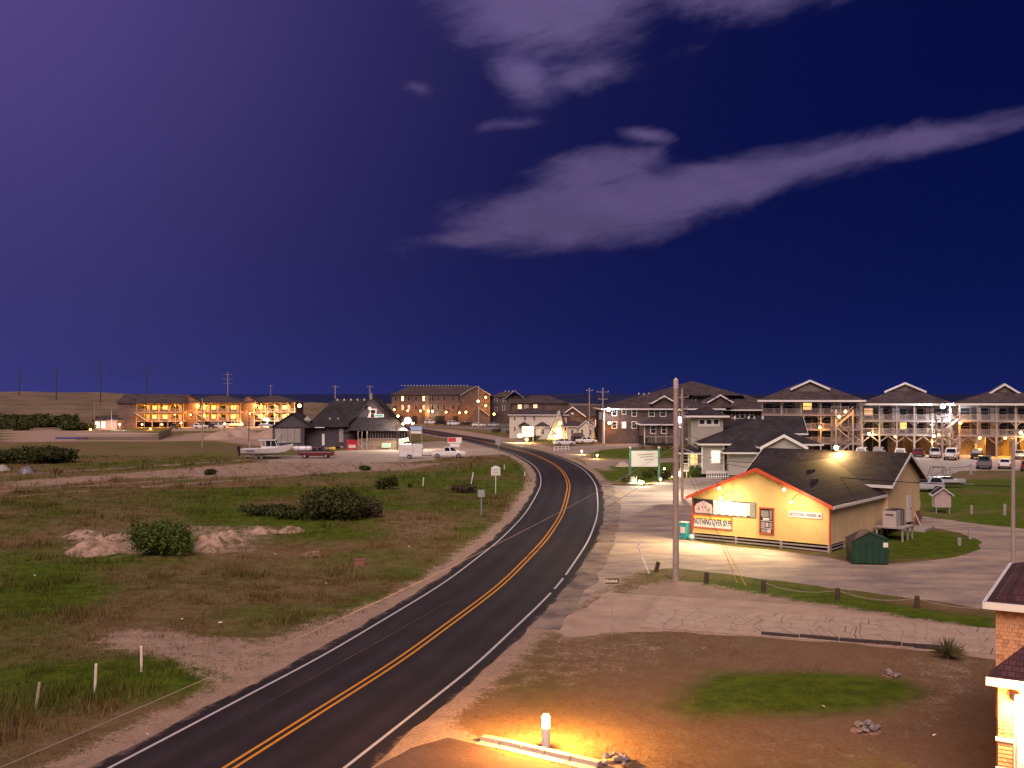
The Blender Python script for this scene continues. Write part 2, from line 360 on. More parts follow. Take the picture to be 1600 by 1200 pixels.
sheet('motel_parking', MOT, .004, MATS['sandy_lot'], 1.0, 7.2, 3); sheet('hotel_parking', HOTL, .004, MATS['worn_path'], 1.0, 8.2, 3)
RED = W2([(565,1215),(640,1168),(700,1152),(745,1163),(800,1182),(900,1200),(960,1230),(930,1330),(700,1400),(520,1260)])
sheet('driveway', RED, .004, MATS['red_asphalt'], .12, 9.2, .4)
OLD = W2([(905,985),(960,962),(1040,960),(1190,968),(1400,985),(1590,1002),(1600,1036),(1480,1017),(1300,1001),(1190,993),(1040,984),(960,984)])
OLDBED = W2([(850,978),(900,955),(950,925),(1000,930),(1100,935),(1250,945),(1400,965),(1560,985),(1600,1040),(1480,1020),(1300,1004),(1190,996),(1040,986),(960,988),(890,995)])
sheet('street_bed', OLDBED, .004, MATS['loose_sand'], .4, 10.2, .5)
# ---- old broken concrete street: separate slabs
slabroot = tag(thing('old_street', None, None), kind='structure'); mat('slab', (.40,.295,.225), .9, .16, 1.2, .5)
pa, pb = G(1000, 980)[:2], G(1600, 1026)[:2]
ax = np.array(pb)-np.array(pa); Ls = np.linalg.norm(ax); ax /= Ls; ay = np.array((-ax[1], ax[0]))
cols, rows = 30, 5; wd = 5.2
MB().prism([(*(np.array(pa)-ay*wd*.0), .0052), (*(np.array(pb)-ay*wd*.0), .0052), (*(np.array(pb)+ay*wd*1.0), .0052), (*(np.array(pa)+ax*.3+ay*wd*1.0), .0052)], (0, 0, .001)).build('crack_fill', mat('crack_soil', (.06,.042,.036), .95, .3, 3), slabroot)
jit = {(i, j): (rng.normal(0, .16), rng.normal(0, .16)) for i in range(cols+1) for j in range(rows+1)}
for i in range(cols):
    for j in range(rows):
        c4 = []
        for a, b in ((i, j), (i+1, j), (i+1, j+1), (i, j+1)):
            c4.append(np.array(pa)+ax*((a+.5*(b % 2)*(0 if a in (0, cols) else 1))*Ls/cols+jit[a, b][0])+ay*((b/rows-.0)*wd+(jit[a, b][1] if 0 < b < rows else .05*jit[a, b][1])))
        ctr = sum(c4)/4; z = .022+rng.uniform(-.006, .008)
        ka, kb_ = rng.uniform(.955, .985), rng.uniform(.90, .95); mid = [ctr+ax*((p-ctr)@ax)*ka+ay*((p-ctr)@ay)*kb_ for p in c4]
        if rng.random() < .28:   # a slab cracked in two
            h0, h1 = mid[0]*.45+mid[1]*.55, mid[3]*.6+mid[2]*.4; e = (h1-h0); e = np.array((e[1], -e[0]))/np.linalg.norm(e)*.02
            halves = [[mid[0], h0-e, h1-e, mid[3]], [h0+e, mid[1], mid[2], h1+e]]
        else: halves = [mid]
        for hq in halves:
            MB().prism([(*p, 0.006) for p in hq], (0, 0, z+rng.uniform(-.004,.004))).build('slab', MATS['slab'], slabroot)
for k, (u0, v0, u1, v1) in enumerate(((1190,992,1248,997),(1250,996,1310,1002),(1312,1002,1408,1010),(1410,1010,1480,1017))):
    a, b = G(u0, v0), G(u1, v1)
    mat('tarred_timber', (.035,.025,.03), .8, .3, 5.0)
    tag(MB().bar(a+Vector((0,0,.07)), b+Vector((0,0,.07+.02*k)), .16, .16).build('edging_timber', MATS['tarred_timber']),
        'dark tarred timber laid along the edge of the broken concrete street', 'timber', 'timbers edging the broken concrete street')
# ---- ground sheet
def axis(lo, hi, fine, start, end, grow=1.12):
    a = list(np.arange(start, end+1e-6, fine)); s = fine
    while a[-1] < hi: s *= grow; a.append(a[-1]+s)
    s = fine
    while a[0] > lo: s *= grow; a.insert(0, a[0]-s)
    return np.array(a)
gx = axis(-1500, 1500, .6, -45, 45, 1.10); gy = axis(-60, 640, .6, 26, 110, 1.05)
X, Y = np.meshgrid(gx, gy); X, Y = X.ravel(), Y.ravel()
def vnoise(x, y, s, seed, o=4): return np.array([fn(a, b, s, seed, o) for a, b in zip(x, y)])
def region(px, soft): 
    return np.clip(inside_dist(W2(px), X, Y)/soft+.5, 0, 1)
# distance to road centre
def road_dist(x, y):
    d = np.full(x.shape, 1e9); sgn = np.zeros(x.shape)
    sub = cl_[::2]; sn = nor[::2]
    for p, n in zip(sub, sn):
        dd = np.hypot(x-p[0], y-p[1]); k = dd < d; d[k] = dd[k]; sgn[k] = ((x-p[0])*n[0]+(y-p[1])*n[1])[k]
    return d, np.sign(sgn)
RD, RS = road_dist(X, Y)
sand = np.zeros(X.shape); green = np.zeros(X.shape)
near = np.clip((150-Y)/60, 0, 1)
sand = np.maximum(sand, np.clip(1-(RD-4.2)/np.where(RS > 0, 1.3, 2.0), 0, 1))
for px, soft, k in (([(140,990),(250,984),(400,998),(440,985),(560,945),(640,925),(690,905),(640,950),(520,1015),(400,1080),(330,1075),(290,1052),(235,1030),(150,1012)], 2.2, .72),
        ([(0,752),(200,738),(400,722),(480,716),(640,724),(720,722),(640,735),(560,738),(420,745),(200,748),(100,758),(0,764)], 4, .62),
        ([(0,668),(120,672),(240,676),(260,690),(100,690),(0,692)], 4, .8),
        ([(250,690),(300,676),(480,676),(520,700),(430,700),(330,688)], 6, .95),
        ([(640,668),(720,672),(830,690),(930,716),(960,735),(940,735),(900,715),(800,690),(700,676)], 4, .9),
        ([(860,715),(1080,700),(1110,745),(960,755),(925,735)], 5, .25),
        ([(940,760),(1000,755),(1090,745),(1090,860),(1000,895),(900,960),(870,950),(930,860)], 3, .9),
        ([(850,985),(1000,915),(1060,905),(1250,938),(1400,960),(1560,985),(1560,1000),(1200,970),(1000,985),(880,1000)], 2.0, .9),
        ([(690,1120),(760,1160),(700,1180),(600,1200),(560,1215),(640,1150)], 1.0, .9),
        ([(90,830),(200,825),(380,820),(460,822),(400,870),(220,872),(100,866)], 4, .55),
        ([(360,780),(450,820),(330,830)], 5, .3),
        ([(1380,1035),(1480,1010),(1560,1050),(1500,1130),(1420,1180),(1400,1120),(1440,1070)], 2.5, .42),
        ([(1130,1140),(1330,1160),(1500,1200),(1100,1200)], 2.5, .30),
        ([(820,1000),(1000,990),(1100,1010),(1000,1060),(860,1080),(760,1100)], 3, .36),
        ([(590,812),(640,800),(760,815),(720,840),(600,850)], 3, .3)):
    sand = np.maximum(sand, k*region(px, soft))
sand = np.maximum(sand, np.where(Y > 420, .55, 0))
for px, soft, k in (([(0,790),(300,765),(520,755),(640,770),(600,850),(400,830),(200,800),(0,840)], 8, .5),
        ([(1020,1105),(1120,1052),(1260,1046),(1400,1066),(1430,1085),(1330,1112),(1220,1122),(1100,1125)], 2.2, 1.0),
        ([(1060,905),(1200,915),(1400,945),(1550,965),(1550,985),(1300,950),(1100,925)], 1.2, .75),
        ([(1430,760),(1620,745),(1620,830),(1440,808),(1425,780)], 5, .85),
        ([(1300,868),(1420,822),(1530,850),(1490,872),(1400,880)], 3, .55),
        ([(920,735),(1080,715),(1080,760),(960,752)], 3, .8), ([(940,705),(1060,700),(1060,716),(940,716)], 4, .7),
        ([(620,735),(830,725),(840,760),(760,850),(640,900),(560,950),(700,820)], 5, .35),
        ([(0,1040),(240,1030),(330,1050),(240,1090),(0,1130)], 2.5, .55), ([(0,870),(140,900),(140,990),(0,1040)], 4, .5),
        ([(780,1165),(900,1170),(960,1195),(830,1185)], 1.0, .7), ([(1080,848),(1296,872),(1300,880),(1080,855)], .8, .9)):
    green = np.maximum(green, k*region(px, soft))
def greenness(x, y): return vnoise(x, y, .11, 5.5, 5)
gn = greenness(X, Y)
green = np.clip(green*.85+.30+gn*.6, 0, 1)
rust = np.clip(np.where((RS > 0) & (Y < 66), .85, .32)+vnoise(X, Y, .06, 21.0, 3)*.6, 0, 1)
hgt = np.zeros(X.shape)
alld = np.minimum(np.abs(RD)-5.5, 1e9)
for pl in (LOT, REST, HP, DRV, DRV2, PATH3, MOT, HOTL, RED, OLDBED): alld = np.minimum(alld, -inside_dist(pl, X, Y)-.8)
amp = np.clip(alld/5, 0, 1)*np.clip((100-Y)/20, 0, 1)*(RS < 0)
hgt = amp*(vnoise(X, Y, .09, 31.0, 4)*.28+.05)-.0
me = bpy.data.meshes.new('ground'); nx, ny = len(gx), len(gy)
idx = np.arange(nx*ny).reshape(ny, nx)
quads = np.stack([idx[:-1, :-1], idx[:-1, 1:], idx[1:, 1:], idx[1:, :-1]], -1).reshape(-1, 4)
me.from_pydata(np.stack([X, Y, hgt], 1).tolist(), [], quads.tolist())
at = me.color_attributes.new('soil', 'FLOAT_COLOR', 'POINT')
at.data.foreach_set('color', np.stack([sand, green, rust, np.ones_like(sand)], 1).astype(np.float32).ravel())
me.polygons.foreach_set('use_smooth', [True]*len(me.polygons))
def ground_material():
    m = bpy.data.materials.new('ground'); m.use_nodes = True; t = m.node_tree; b = t.nodes['Principled BSDF']; MATS['ground'] = m
    c = t.nodes.new('ShaderNodeTexCoord'); a = t.nodes.new('ShaderNodeVertexColor'); a.layer_name = 'soil'
    sp = t.nodes.new('ShaderNodeSeparateColor'); t.links.new(a.outputs[0], sp.inputs[0])
    def ns(sc_, det, rough=.65):
        n = t.nodes.new('ShaderNodeTexNoise'); n.inputs['Scale'].default_value = sc_; n.inputs['Detail'].default_value = det; n.inputs['Roughness'].default_value = rough
        t.links.new(c.outputs['Object'], n.inputs['Vector']); return n.outputs['Fac']
    def mth(op, x, y, cl=False):
        n = t.nodes.new('ShaderNodeMath'); n.operation = op; n.use_clamp = cl
        for i, q in enumerate((x, y)):
            if isinstance(q, (int, float)): n.inputs[i].default_value = q
            else: t.links.new(q, n.inputs[i])
        return n.outputs[0]
    def mix(f, x, y):
        n = t.nodes.new('ShaderNodeMix'); n.data_type = 'RGBA'; t.links.new(f, n.inputs['Factor'])
        for k, q in (('A', x), ('B', y)):
            if isinstance(q, tuple): n.inputs[k].default_value = (*q, 1)
            else: t.links.new(q, n.inputs[k])
        return n.outputs['Result']
    fine, mid, big = ns(7, 8, .75), ns(1.1, 8, .7), ns(.12, 6)
    dry = mix(sp.outputs[2], (.120, .100, .034), (.225, .130, .075))
    dry = mix(mth('MULTIPLY', mth('SUBTRACT', mid, .42), 3.5, True), dry, (.24, .165, .095))
    grn = mix(mth('MULTIPLY', mth('SUBTRACT', mid, .4), 3.0, True), (.052, .085, .006), (.130, .180, .010))
    gf = mth('MULTIPLY', mth('ADD', mth('SUBTRACT', sp.outputs[1], .5), mth('MULTIPLY', mth('SUBTRACT', fine, .5), 1.4)), 1.6)
    turf = mix(mth('ADD', gf, .5, True), dry, grn)
    snd = mix(mth('MULTIPLY', mth('SUBTRACT', mid, .35), 3.0, True), tuple(x*.78 for x in SAND), tuple(x*1.1 for x in SAND))
    sf = mth('ADD', mth('SUBTRACT', sp.outputs[0], .5), mth('MULTIPLY', mth('SUBTRACT', mth('ADD', mth('MULTIPLY', fine, .55), mth('MULTIPLY', mid, .45)), .5), 2.6))
    col = mix(mth('ADD', mth('MULTIPLY', sf, 3.5), .5, True), turf, snd)
    sc2 = t.nodes.new('ShaderNodeMapRange'); sc2.inputs[1].default_value = .3; sc2.inputs[2].default_value = .7; sc2.inputs[3].default_value = .62; sc2.inputs[4].default_value = 1.35
    t.links.new(fine, sc2.inputs[0])
    v = t.nodes.new('ShaderNodeVectorMath'); v.operation = 'SCALE'; t.links.new(col, v.inputs[0]); t.links.new(sc2.outputs[0], v.inputs[3])
    t.links.new(v.outputs[0], b.inputs['Base Color']); b.inputs['Roughness'].default_value = .95; b.inputs['Specular IOR Level'].default_value = .1
    bp = t.nodes.new('ShaderNodeBump'); bp.inputs['Strength'].default_value = .9; bp.inputs['Distance'].default_value = .12
    t.links.new(fine, bp.inputs['Height']); t.links.new(bp.outputs[0], b.inputs['Normal']); return m
me.materials.append(ground_material()); tag(link('ground', me), kind='structure')
# ---- sea and dunes beyond
mat('sea', (.012,.016,.03), .35, .2, .02)
tag(MB().quad((-9000,600,-.6),(9000,600,-.6),(9000,26000,-.6),(-9000,26000,-.6)).build('sea', MATS['sea']), kind='structure')
def terrain(name, cx, cy, rx, ry, h, m, n=26, rough=.35, seed=0.0, rz=0.0, p=1.6, base=-.05):
    pts = []; fs = []
    for j in range(n+1):
        for i in range(n+1):
            a, b = 2*i/n-1, 2*j/n-1; r = min(1, math.hypot(a, b))
            prof = (math.cos(math.pi*r)*.5+.5)**(1/p)
            x, y = a*rx, b*ry; q = fn(cx+x, cy+y, 2.2/max(rx, ry)*2, seed, 5)
            z = h*prof*(1+rough*q)+base+(rough*h*.25*fn(x, y, 9/max(rx, ry), seed+4, 3) if prof > .05 else 0)
            c, s = math.cos(rz), math.sin(rz); pts.append((cx+x*c-y*s, cy+x*s+y*c, z))
    for j in range(n):
        for i in range(n): fs.append((j*(n+1)+i, j*(n+1)+i+1, (j+1)*(n+1)+i+1, (j+1)*(n+1)+i))
    return tag(MB().poly(pts, fs).build(name, m, smooth=True), kind='structure')
worn_material('dune_grass', (.115,.085,.045), (.26,.185,.125), .05, .35, .7)
worn_material('mound_sand', (.12,.095,.045), (.42,.29,.22), .9, .40, .54)
# long dune on the left, sloping down to the motel
pts, fs = [], []; nxd, nyd = 90, 26
for j in range(nyd+1):
    for i in range(nxd+1):
        x = -900+i*10; y = 430+j*12
        top = 12.3-max(0, (x+300))*.020 - max(0, x+235)*.03; t = j/nyd
        prof = (1-(1-min(1, t/.62))**1.6) if t < .62 else max(0, 1-(t-.62)/.38*1.1)
        fade = min(1, max(0, (-60-x)/120))
        z = max(-1.0, top)*prof*fade+fn(x, y, .03, 2.0, 4)*.8*prof*fade-.1
        pts.append((x, y, z))
for j in range(nyd):
    for i in range(nxd): fs.append((j*(nxd+1)+i, j*(nxd+1)+i+1, (j+1)*(nxd+1)+i+1, (j+1)*(nxd+1)+i))
tag(MB().poly(pts, fs).build('dune', MATS['dune_grass'], smooth=True), kind='structure')
# low dune ridge along the far shore
pts, fs = [], []
for j in range(9):
    for i in range(141):
        x = -150+i*10; y = 520+j*12; t = j/8; z = (5.2+fn(x, y, .02, 6.0, 4)*1.8)*math.sin(math.pi*t)-.15
        pts.append((x, y, z))
for j in range(8):
    for i in range(140): fs.append((j*141+i, j*141+i+1, (j+1)*141+i+1, (j+1)*141+i))
tag(MB().poly(pts, fs).build('dune', MATS['dune_grass'], smooth=True), kind='structure')
for (u, v, ru, hh, sd) in ((152,862,46,1.0,1.0),(325,860,44,1.05,2.0),(350,846,40,.8,7.0),(405,835,36,.55,3.0),(455,832,26,.5,4.0),(130,838,30,.5,5.0),(185,842,26,.45,8.0),(490,868,22,.3,6.0)):
    c = G(u, v); w = ru*c.y/F; terrain('sand_mound', c.x, c.y, w*1.25, w*1.5, hh, MATS['mound_sand'], 34, .42, sd, p=1.2)
for (u, v, ru, hh, sd) in ((345,686,22,2.0,1.5),(375,682,28,2.6,2.5),(430,684,40,2.2,3.5)):
    c = G(u, v); w = ru*c.y/F; terrain('sand_mound', c.x, c.y, w*1.3, w*1.2, hh, MATS['track_sand'] if 'track_sand' in MATS else MATS['loose_sand'], 24, .3, sd)
# dirt tracks across the left field
def track(px, w, z, m, seed=1.0):
    L = smooth_line(px, 3.0); tn = np.gradient(L, axis=0); tn /= np.linalg.norm(tn, axis=1)[:, None]; nn = np.stack([tn[:, 1], -tn[:, 0]], 1)
    pts = []
    for k, (p, n) in enumerate(zip(L, nn)):
        j = .25*w*fn(p[0], p[1], .2, seed)
        pts += [(*(p-n*(w/2+j)), z), (*(p+n*(w/2+j)), z)]
    return tag(MB().poly(pts, [(2*k, 2*k+1, 2*k+3, 2*k+2) for k in range(len(L)-1)]).build('dirt_track', m), kind='structure')
worn_material('track_sand', (.26,.19,.145), (.34,.25,.19), .6, .35, .65)
track([(-80,783),(0,776),(160,766),(320,754),(440,745),(520,738)], 1.5, .008, MATS['track_sand'], 1)
track([(-80,773),(0,768),(160,758),(320,747),(440,737),(520,730),(640,724)], 1.2, .010, MATS['track_sand'], 2)
track([(-60,745),(0,742),(160,734),(330,722),(420,716),(470,713)], 1.6, .008, MATS['track_sand'], 3)
# ================================================================ BUILDINGS
mat('white_trim', (.72,.70,.68), .55, .06, 2); mat('grey_wood', (.30,.25,.24), .85, .25, 3, .3); mat('dark_glass', (.02,.025,.035), .12, .1, 2, spec=.6)
mat('brown_shake', (.105,.075,.070), .9, .2, 1.5, .4); mat('grey_wall', (.36,.33,.30), .8, .08, 1.5); mat('cream_wall', (.62,.56,.47), .75, .08, 1.0)
mat('dark_wall', (.075,.062,.072), .85, .2, 1.2, .3); mat('pale_door', (.50,.43,.40), .6, .08); mat('weather_wood', (.36,.31,.28), .85, .25, 4, .4)
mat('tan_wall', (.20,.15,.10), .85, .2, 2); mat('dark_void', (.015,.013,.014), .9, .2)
shingle_mat('roof_dark', (.040,.034,.038)); shingle_mat('roof_brown', (.075,.056,.058)); shingle_mat('house_shake', (.20,.16,.15), .15, .4, 4.0); shingle_mat('wall_shake', (.125,.090,.082), .18, .35, 4.0)
shingle_mat('roof_red', (.085,.038,.042), .3, .18, 8.0); shingle_mat('motel_shake', (.16,.115,.105), .18, .4, 3.0)
LITW = glow('lit_window', (1.0,.50,.12), .75); LITP = glow('lit_window_pale', (1.0,.70,.33), 1.0); LITO = glow('lit_window_dim', (1.0,.42,.10), .35)
def roof_hip(parent, x0, x1, y0, y1, z0, z1, m, o=.5, t=.16, name='roof', ridge=None, fascia=True):
    """hip roof; ridge along the longer side; o = overhang"""
    x0, x1, y0, y1 = x0-o, x1+o, y0-o, y1+o; w, d = x1-x0, y1-y0; k = min(w, d)/2
    if ridge is not None: k = ridge
    if w >= d: r0, r1 = (x0+k, (y0+y1)/2, z1), (x1-k, (y0+y1)/2, z1)
    else: r0, r1 = ((x0+x1)/2, y0+k, z1), ((x0+x1)/2, y1-k, z1)
    b = [(x0,y0,z0),(x1,y0,z0),(x1,y1,z0),(x0,y1,z0)]; lo = [(p[0],p[1],p[2]-t) for p in b]
    f = [(0,1,5,4),(2,3,4,5),(1,2,5),(3,0,4)] if w >= d else [(0,1,4),(1,2,5,4),(2,3,5),(3,0,4,5)]
    mb = MB().poly(b+[r0, r1], f+[(3,2,1,0)])
    r = mb.build(name, m, parent)
    if fascia:
        fb = MB(); e = .03
        for (a, c) in ((0,1),(1,2),(2,3),(3,0)):
            A, B = Vector(b[a]), Vector(b[c]); n = (B-A).normalized().cross(Vector((0,0,1)))*e
            fb.prism([A+n-Vector((0,0,t)), B+n-Vector((0,0,t)), B+n+Vector((0,0,.03)), A+n+Vector((0,0,.03))], -n*3)
        fb.build('fascia', MATS['white_trim'], r)
    return r
def roof_gable(parent, x0, x1, y0, y1, z0, z1, m, along='y', o=.4, t=.14, trim=None, name='roof', tw=.22):
    """gable roof as two slabs; ridge runs along x or y"""
    if along == 'y':
        xm = (x0+x1)/2; sl_ = (z1-z0)/(xm-x0); ze = z0-sl_*o
        prof = [(x0-o, ze), (xm, z1), (x1+o, ze)]; ya, yb = y0-o, y1+o
        pt = lambda p, y: Vector((p[0], y, p[1]))
        ends = (ya, yb)
    else:
        ym = (y0+y1)/2; sl_ = (z1-z0)/(ym-y0); ze = z0-sl_*o
        prof = [(y0-o, ze), (ym, z1), (y1+o, ze)]; ends = (x0-o, x1+o)
        pt = lambda p, x: Vector((x, p[0], p[1]))
    up = Vector((0,0,t)); mb = MB()
    for a, b in ((0,1),(1,2)):
        q = [pt(prof[a], ends[0]), pt(prof[b], ends[0]), pt(prof[b], ends[1]), pt(prof[a], ends[1])]
        mb.prism([p+up*.1 for p in q], up*.9)
    r = mb.build(name, m, parent)
    if trim:
        tb = MB(); dirn = (pt(prof[0], ends[1])-pt(prof[0], ends[0])).normalized()
        for e, sg in ((ends[0], -1), (ends[1], 1)):
            for a, b in ((0,1),(1,2)):
                A, B = pt(prof[a], e)+dirn*sg*.01, pt(prof[b], e)+dirn*sg*.01
                tb.prism([A-Vector((0,0,tw-.1)), B-Vector((0,0,tw-.1)), B+up*1.12, A+up*1.12], dirn*sg*.05)
        for k in (0, 2):
            A, B = pt(prof[k], ends[0]), pt(prof[k], ends[1]); side = (A-pt(prof[1], ends[0])); side.z = 0; side = side.normalized()*.04
            tb.prism([A-Vector((0,0,.1))+side*.3, B-Vector((0,0,.1))+side*.3, B+up+side*.3, A+up+side*.3], side)
        tb.build('rake_trim', trim, r)
    return r
def gable_wall(parent, x0, x1, y, z0, z1, zp, m, th=.12, name='wall'):
    return MB().prism([(x0,y,z0),(x1,y,z0),(x1,y,z1),((x0+x1)/2,y,zp),(x0,y,z1)], (0,th,0)).build(name, m, parent)
_winmesh = {}
def win(parent, x, y, z, w, h, pane='dark_glass', frame='white_trim', face='-y', fw=.09, mull=True, name='window'):
    """window frame with its pane; x,z = centre; face = outward direction"""
    key = (round(w,2), round(h,2), frame, pane if isinstance(pane, str) else pane.name, fw, mull)
    if key not in _winmesh:
        f = MB()
        for a in ((-w/2-fw, w/2+fw, h/2, h/2+fw), (-w/2-fw, w/2+fw, -h/2-fw, -h/2), (-w/2-fw, -w/2, -h/2, h/2), (w/2, w/2+fw, -h/2, h/2)): f.box(a[0], a[1], -.06, .0, a[2], a[3])
        if mull: f.box(-w/2, w/2, -.045, .0, -.03, .03)
        p = MB().box(-w/2, w/2, -.025, -.005, -h/2, h/2)
        fo = f.build(name, frame); po = p.build('pane', pane if not isinstance(pane, str) else MATS[pane])
        _winmesh[key] = (fo.data, po.data); bpy.data.objects.remove(fo); bpy.data.objects.remove(po)
    a, b = _winmesh[key]; o = link(name, a, parent); q = link('pane', b, o); o.location = (x, y, z)
    o.rotation_euler = (0, 0, {'-y': 0, '+x': math.pi/2, '-x': -math.pi/2, '+y': math.pi}[face]); return o
def railing(parent, x0, x1, y, z, h=1.0, m='grey_wood', step=.22, posts=2.4, y1=None):
    mb = MB(); mb.box(x0, x1, y-.05, y+.05, z+h-.06, z+h); mb.box(x0, x1, y-.03, y+.03, z+.10, z+.16)
    n = int((x1-x0)/step)
    for i in range(1, n): xx = x0+(x1-x0)*i/n; mb.box(xx-.022, xx+.022, y-.02, y+.02, z+.16, z+h-.06)
    n = max(1, round((x1-x0)/posts))
    for i in range(n+1): xx = x0+(x1-x0)*i/n; mb.box(xx-.055, xx+.055, y-.06, y+.06, z, z+h+.06)
    return mb.build('railing', m, parent)
def vents(parent, xs, y, z, m='white_trim'):
    for x in xs: MB().tube([(x, y, z-.25), (x, y, z+.12), (x, y, z+.18)], [.16, .18, .05], 8).build('roof_vent', m, parent)
# ---------------------------------------------------------------- the yellow shop
A = G(1082, 843); wd_ = Vector((.785, -.62, 0)).normalized(); rz_ = math.atan2(wd_.y, wd_.x)
shop = thing('shop', 'yellow clapboard gabled shop with red trim and large signs on its front', 'shop', A, rz_)
mat('yellow_board', (.80,.58,.21), .6, .11, .7); mat('yellow_panel', (.74,.55,.31), .7, .08, .8); mat('red_trim', (.62,.10,.045), .55, .1, 2)
mat('skirt_wood', (.36,.30,.26), .85, .25, 4, .3); shingle_mat('shop_roof', (.030,.026,.030), .3, .3, 6)
SW, L1, LR = 10.6, 11.0, 8.0; ZF = .55; ze, zp = 3.3, 5.55; re_, rp_ = 4.1, 6.15
zat = lambda x: ze+(zp-ze)*(1-abs(x-SW/2)/(SW/2))
# front wall core and clapboards one by one
gable_wall(shop, .02, SW-.02, .03, ZF, ze-.02, zp-.03, MATS['yellow_board'])
z = ZF; bh = .175
while z < zp-.06:
    zt = min(z+bh+.012, zp-.02)
    def xs_(zz): 
        if zz <= ze: return 0.0, SW
        k = (zz-ze)/(zp-ze)*SW/2; return k, SW-k
    a0, a1 = xs_(z); b0, b1 = xs_(zt)
    MB().poly([(a0,-.028,z),(a1,-.028,z),(b1,-.004,zt),(b0,-.004,zt),(a0,.03,z),(a1,.03,z),(b1,.03,zt),(b0,.03,zt)],
              [(0,1,2,3),(5,4,7,6),(4,5,1,0),(3,2,6,7),(4,0,3,7),(1,5,6,2)]).build('clapboard', MATS['yellow_board'], shop)
    z += bh
# side walls of the front block: vertical panel boards
for i in range(9):
    y0 = .15+i*(L1-.15)/9; y1 = .15+(i+1)*(L1-.15)/9-.02
    MB().box(SW-.1, SW+.012*(i % 2), y0, y1, ZF, ze).build('wall_panel', MATS['yellow_panel'], shop)
MB().box(0, .1, .15, L1, ZF, ze).build('wall', MATS['yellow_panel'], shop)
# rear cross-gabled block
y0r, y1r = L1, L1+LR; xl, xr = -.6, SW+.35
MB().box(xl, xr-.14, y0r, y1r, ZF, re_).build('wall', MATS['yellow_panel'], shop)
ym = (y0r+y1r)/2; z = .75
MB().prism([(xr-.14,y0r+.02,ZF),(xr-.14,y1r-.02,ZF),(xr-.14,y1r-.02,re_),(xr-.14,ym,rp_-.05),(xr-.14,y0r+.02,re_)], (.1,0,0)).build('wall', MATS['yellow_panel'], shop)
while z < rp_-.1:
    zt = min(z+bh+.012, rp_-.04)
    def ys_(zz):
        if zz <= re_: return y0r, y1r
        k = (zz-re_)/(rp_-re_)*LR/2; return y0r+k, y1r-k
    a0, a1 = ys_(z); b0, b1 = ys_(zt); X0, X1 = xr+.0, xr-.03
    MB().poly([(X0,a0,z),(X0,a1,z),(X1,b1,zt),(X1,b0,zt),(xr-.06,a0,z),(xr-.06,a1,z),(xr-.06,b1,zt),(xr-.06,b0,zt)],
              [(0,1,2,3),(5,4,7,6),(4,5,1,0),(3,2,6,7),(4,0,3,7),(1,5,6,2)]).build('clapboard', MATS['yellow_panel'], shop)
    z += bh
MB().prism([(xl,y0r,re_),(xl,y1r,re_),(xl,ym,rp_-.05)], (.1,0,0)).build('wall', MATS['yellow_panel'], shop)
r1 = roof_gable(shop, 0, SW, 0, L1-.4, ze, zp, MATS['shop_roof'], 'y', .38, .12)
roof_gable(shop, SW/2-3.4, SW/2+3.4, L1-.02, L1+3.2, zp-3.4*(zp-ze)/(SW/2), zp, MATS['shop_roof'], 'y', .0, .12)
tb = MB(); sl_ = (zp-ze)/(SW/2); o_ = .38
for sgn in (-1, 1):                                                       # red rake boards of the front gable
    e = (SW/2+sgn*(SW/2+o_), -o_-.03, ze-sl_*o_); p_ = (SW/2, -o_-.03, zp)
    tb.prism([(e[0],e[1],e[2]-.12),(p_[0],p_[1],p_[2]-.12),(p_[0],p_[1],p_[2]+.13),(e[0],e[1],e[2]+.13)], (0,.05,0))
tb.build('rake_trim', MATS['red_trim'], r1)
for x0 in (-.04, SW-.06): MB().box(x0, x0+.10, -.045, .06, ZF-.02, ze-.02).build('corner_trim', MATS['red_trim'], shop)
MB().box(SW+o_-.02, SW+o_+.05, -o_, L1-.3, ze-sl_*o_-.08, ze-sl_*o_+.12).build('gutter', MATS['white_trim'], r1)
r2 = roof_gable(shop, xl, xr, y0r, y1r, re_, rp_, MATS['shop_roof'], 'x', .5, .12, MATS['white_trim'])
for (x, y) in ((4.6, 5.0), (6.6, 6.5), (7.8, 4.2)):
    MB().box(x-.25, x+.25, y-.2, y+.2, zat(x)+.02, zat(x)+.22).build('roof_vent', MATS['roof_dark'], r1)
# open skirt under the floor
for i in range(4): MB().box(i*(SW-.16)/3, i*(SW-.16)/3+.16, -.03, .13, 0, ZF).build('pier', MATS['skirt_wood'], shop)
for i in range(3):
    x0, x1 = i*(SW-.16)/3+.16, (i+1)*(SW-.16)/3
    MB().bar((x0, .02, .36), (x1, .02, .38), .05, .10).build('skirt_rail', MATS['skirt_wood'], shop)
    MB().bar((x0, .02, .14), (x1, .02, .10 if i == 2 else .14), .05, .10).build('skirt_rail', MATS['skirt_wood'], shop)
for i in range(5): MB().box(SW-.12, SW+.0, .2+i*2.6, .36+i*2.6, 0, ZF).build('pier', MATS['skirt_wood'], shop)
for z in (.12, .36): MB().box(SW-.1, SW-.04, .36, 10.8, z, z+.1).build('skirt_rail', MATS['skirt_wood'], shop)
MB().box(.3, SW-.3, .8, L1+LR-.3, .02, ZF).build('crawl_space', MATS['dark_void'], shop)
dr = MB().box(xr, xr+.05, y0r+4.6, y0r+5.6, .62, 2.75).build('door', MATS['white_trim'], shop)
MB().box(xr+.05, xr+.10, y0r+5.4, y0r+5.48, 1.6, 1.72).build('handle', MATS['dark_void'], dr)
mat('brick', (.25,.10,.08), .85, .25, 6, .4)
MB().box(xr-.05, xr+.06, y1r-1.2, y1r+.02, 0, 1.3).build('brick_foundation', MATS['brick'], shop)
MB().box(xr, xr+1.6, y0r+4.0, y0r+6.6, 0, .22).build('step', MATS['pale_concrete'], shop)
